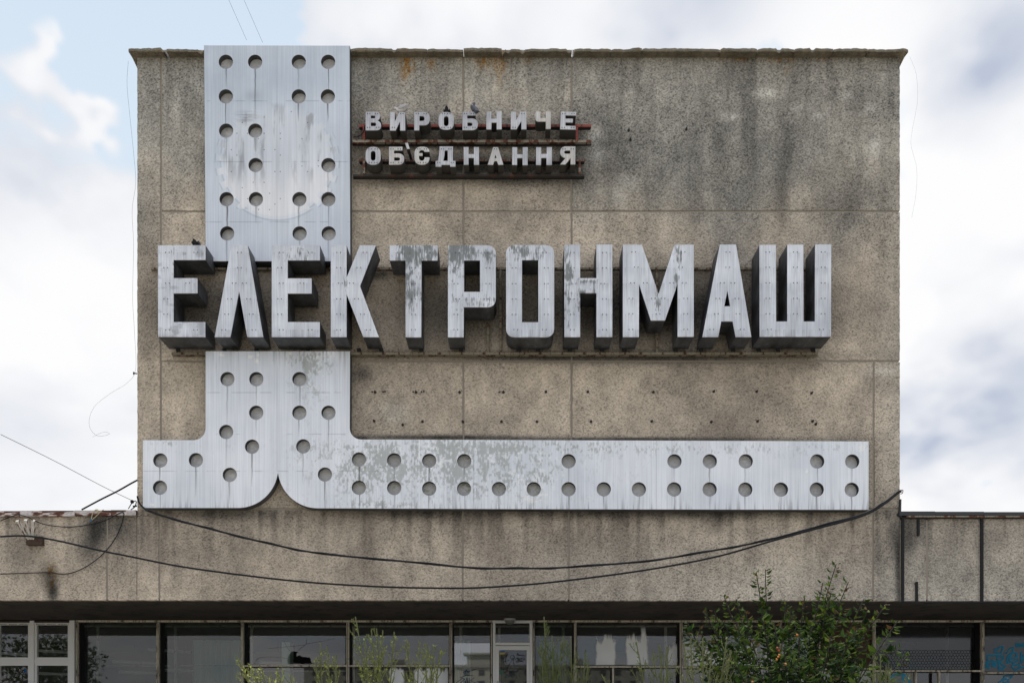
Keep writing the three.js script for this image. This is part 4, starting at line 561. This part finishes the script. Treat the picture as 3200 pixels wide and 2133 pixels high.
{
  const pa = [[315, 1140, .06], [318, 1152, .1], [330, 1167, .3], [345, 1175, .36], [440, 1203, .4], [540, 1229, .4], [640, 1253, .4], [730, 1270, .4], [900, 1286, .4], [1080, 1303, .4], [1200, 1305, .4], [1310, 1302, .4], [1500, 1286, .4], [1650, 1262, .4], [1750, 1243, .4], [1860, 1214, .38], [1990, 1178, .34], [2030, 1155, .2], [2066, 1128, .05]];
  cable(pa, .022, 'thick upper black cable sagging across the wall below the relief', .4, 160);
  // the second strand twisted round it
  { const base = new THREE.CatmullRomCurve3(W3(full, .4)(pa)).getPoints(150), tw = base.map((p, i) => p.clone().add(new THREE.Vector3(0, Math.sin(i * .55) * .02, Math.cos(i * .55) * .03))); tag(mesh('cable', tube(tw, .017, 300, 5), cableMat), 'thinner black cable twisted round the upper sagging one', 'cable'); }
  cable([[0, 1232, .2], [40, 1230, .25], [75, 1232, .3], [130, 1241, .4], [230, 1264, .45], [300, 1278, .45], [400, 1298, .45], [500, 1313, .45], [700, 1336, .45], [900, 1348, .45], [1000, 1350, .45], [1080, 1350, .45], [1200, 1343, .45], [1300, 1333, .45], [1500, 1306, .45], [1650, 1277, .45], [1770, 1243, .42], [1860, 1218, .42], [1990, 1181, .36], [2032, 1157, .22], [2066, 1130, .07]], .022, 'thin lower black cable with the deepest sag across the wall', .45, 160);
  cable([[0, 1196, .12], [18, 1188, .14], [40, 1182, .2], [60, 1186, .2], [95, 1202, .12], [120, 1207, .06], [160, 1210, .05], [200, 1205, .05], [240, 1195, .06], [283, 1176, .1], [282, 1190, .06], [270, 1225, .04], [245, 1262, .04], [205, 1296, .04], [165, 1315, .04], [140, 1318, .04], [120, 1315, .04], [80, 1315, .04], [0, 1318, .04]], .012, 'weathered grey cable looping over the low wing wall', .06, 120);
  cable([[187, 1170, -.2], [230, 1147, -.15], [270, 1127, -.1], [300, 1110, -.05], [315, 1102, .0]], .02, 'short black cable from the low roof up to the tower corner', -.1, 30);
  const thin = (pts, label, r = .006, seg = 40) => { const o = mesh('wire', tube(W3(full, 0)(pts), r, seg, 4), cableMat); tag(o, label, 'wire'); };
  thin([[0, 997, 2], [120, 1056, 1.4], [240, 1119, .7], [305, 1150, .1]], 'thin wire running down from the sky to the tower corner', .006);
  thin([[294, 1168, -.05], [305, 1152, .02], [312, 1150, .0], [309, 1163, 0], [300, 1170, -.05]], 'small tangle of wire ends beside the tower corner', .012, 20);
  thin([[525, 0, -8], [566, 92, -9]], 'faint antenna wire above the roof, nearer the corner', .004, 8); thin([[560, 0, -8], [603, 98, -9]], 'faint antenna wire above the roof, closer to the strip', .004, 8);
  thin([[294, 140, .1], [291, 190, .1], [297, 260, .1], [306, 350, .1], [311, 420, .08], [303, 480, .1], [306, 560, .1], [304, 690, .1], [308, 760, .1], [309, 856, .03], [290, 880, .15], [250, 905, .2], [215, 935, .2], [204, 965, .2], [207, 985, .2], [222, 1000, .2], [240, 1000, .2], [252, 995, .2], [238, 992, .2], [212, 1003, .2]], 'thin loose wire dangling down beside the tower edge', .0025, 160);
  thin([[2090, 130, .15], [2104, 165, .15], [2108, 230, .15], [2096, 300, .15], [2093, 330, .15], [2106, 385, .15], [2105, 440, .15], [2095, 500, .15]], 'hair thin wire hanging beside the far tower edge', .0014, 60);
  const ins = thing('insulator', V(415, 1565, .02), 'small dark insulator knob on the tower corner', 'insulator'); part('knob', (() => { const g = new THREE.SphereGeometry(.045, 10, 8); const p = V(412, 1567, .05); g.translate(p.x, p.y, p.z); return g; })(), blackMetal, ins); part('hook', bar(V(414, 1582, .03), V(427, 1580, .0), .03, .03), blackMetal, ins);
  const hook = thing('cable_hook', V(2812, 1537, 0), 'iron hook with tattered ends holding the sagging cables at the corner', 'hook'); part('eye', bar(V(2804, 1540, .0), V(2818, 1533, .06), .05, .05), blackMetal, hook); part('rag', tube([V(2812, 1535, .07), V(2822, 1530, .08), V(2821, 1540, .08), V(2815, 1543, .07)], .01, 12, 4), paleRail, hook);
  const peg = thing('wall_peg', V(418, 1166, 0), 'small black peg sticking out of the tower edge', 'peg'); part('pin', bar(V(418, 1166, .02), V(428, 1167, -.02), .02, .02), blackMetal, peg); part('cap', bar(V(417, 1162, .02), V(417, 1170, .02), .025, .025), blackMetal, peg);
  const rag = thing('wire_bundle', V(300, 1595, .1), 'bundle of pale loose wires tied over the rusty roof edge', 'wires'); part('strand', mergeGeometries([[[283, 1630], [288, 1605], [295, 1594], [310, 1595]], [[285, 1625], [300, 1612], [318, 1594], [323, 1592]], [[290, 1600], [297, 1592], [306, 1592], [300, 1603]]].map((a) => tube(a.map(([x, y]) => V(x, y, .13)), .009, 12, 4))), std({ color: rgb(.5, .46, .3), roughness: .6 }), rag); part('tape', bar(V(281, 1630, .13), V(285, 1622, .13), .03, .03), std({ color: rgb(.03, .12, .22) }), rag);
}

// ------------------------------------------------------------------ plants in front
const up = new THREE.Vector3(0, 1, 0);
function leafGeo(list) {   // list of [pos, dir, side, length, width, fold, colour]
  const pos = [], col = [], nor = []; const tri = (a, b, c, k) => { const n = new THREE.Vector3().crossVectors(b.clone().sub(a), c.clone().sub(a)).normalize(); for (const p of [a, b, c]) { pos.push(p.x, p.y, p.z); nor.push(n.x, n.y, n.z); col.push(...k); } };
  for (const [p, d, s, len, w, fold, k] of list) { const n = new THREE.Vector3().crossVectors(d, s).normalize(), tip = p.clone().addScaledVector(d, len).addScaledVector(n, -fold * len * .5), mid = p.clone().addScaledVector(d, len * .45), l = mid.clone().addScaledVector(s, w / 2).addScaledVector(n, fold * w), r = mid.clone().addScaledVector(s, -w / 2).addScaledVector(n, fold * w); tri(p, l, tip, k); tri(p, tip, r, k); }
  const g = new THREE.BufferGeometry(); g.setAttribute('position', new THREE.Float32BufferAttribute(pos, 3)); g.setAttribute('normal', new THREE.Float32BufferAttribute(nor, 3)); g.setAttribute('color', new THREE.Float32BufferAttribute(col, 3)); return g;
}
const leafMat = new THREE.MeshPhysicalMaterial({ vertexColors: true, roughness: .9, specularIntensity: .25, transmission: .4, thickness: 0, side: THREE.DoubleSide }), stemGreen = std({ color: rgb(.10, .11, .045), roughness: .8 }), stemBrown = std({ color: rgb(.025, .02, .016), roughness: .85 });
function rv(R, s = 1) { return new THREE.Vector3((R() - .5) * 2 * s, (R() - .5) * 2 * s, (R() - .5) * 2 * s); }
function sprout(R, a, b, bow, n = 10) { const m = a.clone().lerp(b, .55).add(bow); return new THREE.QuadraticBezierCurve3(a, m, b); }
// mugwort: upright stems with rising side shoots set with tiny leaves and buds
function weed(name, root, tips, cols, seed, label, o = {}) {
  const R = rng(seed), t = thing(name, root, label, 'weed', 'tall weeds growing before the entrance'), stems = [], leaves = [];
  const dress = (c, L, dens, size, from) => { const n = Math.round(L * dens); for (let i = 0; i < n; i++) { const u = from + (1 - from) * R(), p = c.getPoint(u), tg = c.getTangent(u), side = rv(R).cross(tg).normalize(), d = tg.clone().multiplyScalar(.7 + R() * .8).add(side).add(rv(R, .35)).normalize(), s = rv(R).cross(d).normalize(), k = cols[Math.floor(R() * cols.length)], sz = size * (.6 + .8 * R()) * (1.15 - .55 * u), sh = .75 + .5 * R(); leaves.push([p, d, s, sz, sz * (o.wide ?? .34), .15 * R(), [k[0] * sh, k[1] * sh, k[2] * sh]]); } };
  for (const tp of tips) {
    const a = root.clone().add(new THREE.Vector3((R() - .5) * .12, 0, (R() - .5) * .12)), b = tp.clone(), L = a.distanceTo(b), c = sprout(R, a, b, new THREE.Vector3((R() - .5) * .12 + (b.x - a.x) * -.12, .1, (R() - .5) * .15));
    stems.push(tube(c.getPoints(12), .0065, 20, 5)); dress(c, L * .4, 300, .017, .6); dress(c, L * .5, 36, .05, .3);
    const m = Math.round(L * (o.branch ?? 9));
    for (let i = 0; i < m; i++) { const u = .38 + .57 * (i + R()) / m, p = c.getPoint(u), tg = c.getTangent(u), side = rv(R); side.y = 0; side.normalize(); const len = (.10 + .5 * (1 - u)) * (.5 + .7 * R()), e = p.clone().addScaledVector(tg, len * .78).addScaledVector(side, len * .5), q = sprout(R, p, e, side.clone().multiplyScalar(len * .14)); stems.push(tube(q.getPoints(5), .0028, 6, 4)); dress(q, len, 300, .0125, .12); dress(q, len, 16, .034, 0); if (R() < .8) for (let h = 0; h < 3; h++) { const w = .3 + .5 * R(), p2 = q.getPoint(w), e2 = p2.clone().addScaledVector(tg, len * .3).add(rv(R, len * .16)), q2 = sprout(R, p2, e2, rv(R, .01)); stems.push(tube(q2.getPoints(3), .002, 3, 3)); dress(q2, len * .34, 240, .011, .1); } }
  }
  part('stem', mergeGeometries(stems), stemGreen, t); const f = part('foliage', leafGeo(leaves), leafMat, t); f.userData.kind = 'stuff'; return t;
}
const T = (z, ...p) => { const out = []; for (let i = 0; i < p.length; i += 2) out.push(V(p[i], p[i + 1], z + (hash(i, p[i], 3) - .5) * .3)); return out; };
const rootAt = (px, z) => new THREE.Vector3(wx(px, z), 0, z);
const YG = [[.27, .31, .07], [.38, .41, .12], [.15, .20, .04]], DG = [[.10, .14, .03], [.15, .18, .05], [.07, .11, .025]], PG2 = [[.17, .20, .07], [.28, .29, .13], [.09, .13, .035]];
weed('mugwort', rootAt(1010, 13.4), T(13.4, 738, 2050, 812, 2084, 866, 2090, 905, 2104, 780, 2076, 842, 2096), [[.50, .54, .13], [.62, .62, .24], [.34, .42, .08]], 71, 'bright yellow-green weed leaning away from the others, lowest of them', { branch: 15 });
weed('mugwort', rootAt(1040, 12.2), T(12.2, 1000, 2010, 1022, 2018, 1050, 2044, 985, 2060), YG, 72, 'short mid-green weed between the leaning one and the tallest clump');
weed('mugwort', rootAt(1180, 12.4), T(12.4, 1110, 1926, 1160, 1966, 1176, 1962, 1196, 1970, 1140, 2000, 1232, 1974), YG, 73, 'tallest weed clump with many plumes before the cracked window');
weed('mugwort', rootAt(1320, 12.2), T(12.2, 1268, 1992, 1312, 2006, 1333, 2010, 1356, 2018, 1376, 2024), YG, 74, 'feathery weed with five plumes beside the reflecting pane');
weed('mugwort', rootAt(1722, 11.4), T(11.4, 1700, 1926, 1725, 1985, 1760, 1990, 1690, 2010), DG, 75, 'slender pyramid-shaped weed beside the entrance door', { branch: 16 });
weed('mugwort', rootAt(1790, 11.5), T(11.5, 1782, 1988, 1830, 2030, 1800, 2020, 1838, 2068), DG, 76, 'thin dark weed just past the pyramid-shaped one');
weed('mugwort', rootAt(2090, 12.4), T(12.4, 1988, 2004, 2040, 2030, 2062, 2012, 2085, 2020, 1880, 2106), DG, 77, 'sparse weed with a bent stem below the whitewashed window', { branch: 8 });
weed('mugwort', rootAt(2190, 12.8), T(12.8, 2158, 1994, 2196, 1992, 2138, 2010, 2272, 1994, 2285, 2030, 2225, 2040), PG2, 78, 'pale flowering weed in front of the leafy shrub');
weed('mugwort', rootAt(2755, 12.6), T(12.6, 2752, 2042, 2770, 2076, 2730, 2080, 2786, 2088, 2834, 2106), PG2, 79, 'pale flowering weed at the far side of the shrub');
// plum shrub
{
  const R = rng(5), root = rootAt(2440, 11), t = thing('plum_shrub', root, 'dark leafy shrub with small orange fruit before the glazing', 'shrub'), stems = [], leaves = [];
  const cols = [[.016, .042, .010], [.026, .058, .012], [.04, .082, .014], [.075, .115, .020], [.011, .03, .008]], red = [.09, .055, .02];
  const put = (c, L, dens, size, from, tipLight) => { const n = Math.round(L * dens); for (let i = 0; i < n; i++) { const u = Math.min(1, from + (1 - from) * (i + R() + .4) / n), p = c.getPoint(u), tg = c.getTangent(u), side = rv(R); side.addScaledVector(tg, -side.dot(tg)).normalize(); const d = side.clone().multiplyScalar(.9).addScaledVector(tg, .55).add(new THREE.Vector3(0, -.25, 0)).normalize(), s = new THREE.Vector3().crossVectors(d, up).add(rv(R, .5)).normalize(); let k = cols[Math.floor(R() * cols.length)]; if (tipLight && u > .75) k = size > .112 && u > .95 && R() < .3 ? red : [k[0] * 1.5 + .012, k[1] * 1.4 + .012, k[2] * 1.1]; const sh = .75 + .5 * R(), len = size * (.65 + .6 * R()) * (u > .88 ? .7 : 1); leaves.push([p.clone().addScaledVector(side, .012), d, s, len, len * .52, .12 + .15 * R(), k.map((v) => v * sh)]); } };
  const tips = [[2262, 1860, 11.2], [2300, 1872, 11.0], [2392, 1778, 10.8], [2364, 1788, 10.9], [2196, 1908, 11.3], [2232, 1906, 11.2], [2148, 1946, 11.4], [2184, 1965, 11.2], [2330, 1905, 11.5], [2380, 1925, 11.5], [2455, 1880, 11.2], [2472, 1904, 11.5], [2515, 1868, 11.1], [2572, 1820, 11.0], [2614, 1762, 10.9], [2652, 1818, 11.0], [2598, 1850, 11.2], [2635, 1900, 11.3], [2700, 1872, 11.1], [2712, 1905, 11.3], [2770, 1888, 11.4], [2808, 1938, 12.75], [2840, 2046, 12.2], [2550, 1915, 11.6], [2420, 1945, 11.8], [2300, 1945, 11.7], [2230, 1985, 11.7], [2680, 1960, 11.6], [2720, 1990, 11.4], [2600, 1985, 11.8], [2500, 1975, 12.0], [2350, 2000, 12.0], [2190, 2040, 11.7], [2450, 2030, 12.1], [2560, 2050, 12.1], [2290, 2060, 12.0], [2400, 2080, 12.2], [2660, 2040, 11.9], [2700, 2090, 11.8], [2520, 2110, 12.1], [2330, 2110, 12.0], [2250, 2110, 11.8], [2610, 2110, 12.0]];
  for (const [x, y, z] of tips) {
    const b = V(x, y, z), a = root.clone().add(new THREE.Vector3((R() - .5) * .4, 0, (R() - .5) * .4)), L = a.distanceTo(b), dx = b.x - a.x, c = sprout(R, a, b, new THREE.Vector3(-dx * .18 + (R() - .5) * .1, .15, (R() - .5) * .2));
    const pts = c.getPoints(10); stems.push(tube(pts, .006, 16, 5)); put(c, L * .62, 46, .115, .36, true);
    const m = y < 1880 ? 5 : y > 2000 ? 13 : 8; for (let i = 0; i < m; i++) { const u = .34 + .55 * R(), p = c.getPoint(u), tg = c.getTangent(u), side = rv(R); side.y *= .3; side.normalize(); const len = (.14 + .34 * (1 - u)) * (.6 + .8 * R()), e = p.clone().addScaledVector(tg, len * .6).addScaledVector(side, len * .75), q = sprout(R, p, e, new THREE.Vector3(0, -.02, 0)); stems.push(tube(q.getPoints(4), .004, 5, 4)); put(q, len, 46, .11, .1, R() < .35); }
  }
  part('stem', mergeGeometries(stems), stemBrown, t); const f = part('foliage', leafGeo(leaves), leafMat, t); f.userData.kind = 'stuff';
  const fr_ = [std({ color: rgb(.42, .13, .015), roughness: .4 }), std({ color: rgb(.30, .035, .015), roughness: .4 })];
  for (const [i, [x, y]] of [[2430, 2024], [2434, 2032], [2436, 2046], [2433, 2052], [2428, 2060], [2456, 2074], [2492, 1983], [2352, 2130]].entries()) { const g = new THREE.SphereGeometry(.0125, 12, 10), p = V(x, y, 12.3); g.translate(p.x, p.y, p.z); part('fruit', g, fr_[i < 2 ? 1 : 0], t); }
}
// ------------------------------------------------------------------ across the square, behind the viewer (seen mirrored in the glass)
{
  const b = thing('apartment_block', new THREE.Vector3(-10, 0, 210), 'long five storey apartment block across the square, mirrored in the glass', 'building');
  const bw = std({ color: rgb(.26, .27, .25), roughness: .9 }), bg = std({ color: rgb(.05, .055, .06), roughness: .3 });
  const m = (n, g, k) => mesh(n, g, k, b); m('wall', box(-45, 45, 0, 14.5, 0, 12), bw); m('roof', box(-45.5, 45.5, 14.5, 15.2, -.6, 12.4), std({ color: rgb(.2, .2, .2) })); m('stair_head', box(-2, 8, 15.2, 18, 2, 8), bw); m('stair_head', box(-3, 9, 18, 18.5, 1, 9), bw); m('chimney', box(-22, -19, 15.2, 16.8, 3, 5), bw); m('chimney', box(26, 29, 15.2, 17, 3, 5), bw);
  const wg = box(-.8, .8, -.75, .75, -.06, .1); for (let r = 0; r < 5; r++) for (let c = 0; c < 22; c++) { const o = mesh('window', wg, bg, b); o.position.set(-42 + c * 4, 1.9 + r * 2.8, 0); }
  const R = rng(91), cols = [[.05, .075, .025], [.07, .10, .03], [.04, .06, .02]];
  for (const [x, z, h, lab] of [[-41, 50, 9.5, 'broad dark tree across the square, mirrored in the white windows'], [-52, 56, 11, 'taller tree farther along the square, mirrored in the glass'], [38, 70, 9, 'lone tree across the square on the far side']]) {
    const t = thing('street_tree', new THREE.Vector3(x, 0, z), lab, 'tree'), lv = [], st = [tube([new THREE.Vector3(x, 0, z), new THREE.Vector3(x + .2, h * .3, z), new THREE.Vector3(x, h * .75, z)], .16, 8, 7)];
    for (let i = 0; i < 9; i++) { const a = i * 2.4; st.push(tube([new THREE.Vector3(x, h * (.3 + i * .04), z), new THREE.Vector3(x + Math.cos(a) * h * .2, h * (.5 + i * .03), z + Math.sin(a) * h * .2), new THREE.Vector3(x + Math.cos(a) * h * .32, h * (.6 + i * .035), z + Math.sin(a) * h * .32)], .05, 6, 5)); }
    for (let i = 0; i < 2600; i++) { const d = rv(R).normalize(), r = Math.pow(R(), .4) * (.75 + .5 * vn(d.x * 3 + 9, d.y * 3 + d.z * 2, 7)); lv.push([new THREE.Vector3(x + d.x * r * h * .42, h * .64 + d.y * r * h * .34, z + d.z * r * h * .42), rv(R).normalize(), rv(R).normalize(), .4, .28, .1, cols[i % 3]]); }
    part('trunk', mergeGeometries(st), stemBrown, t); part('crown', leafGeo(lv), leafMat, t);
  }
}
renderer.render(scene, camera);
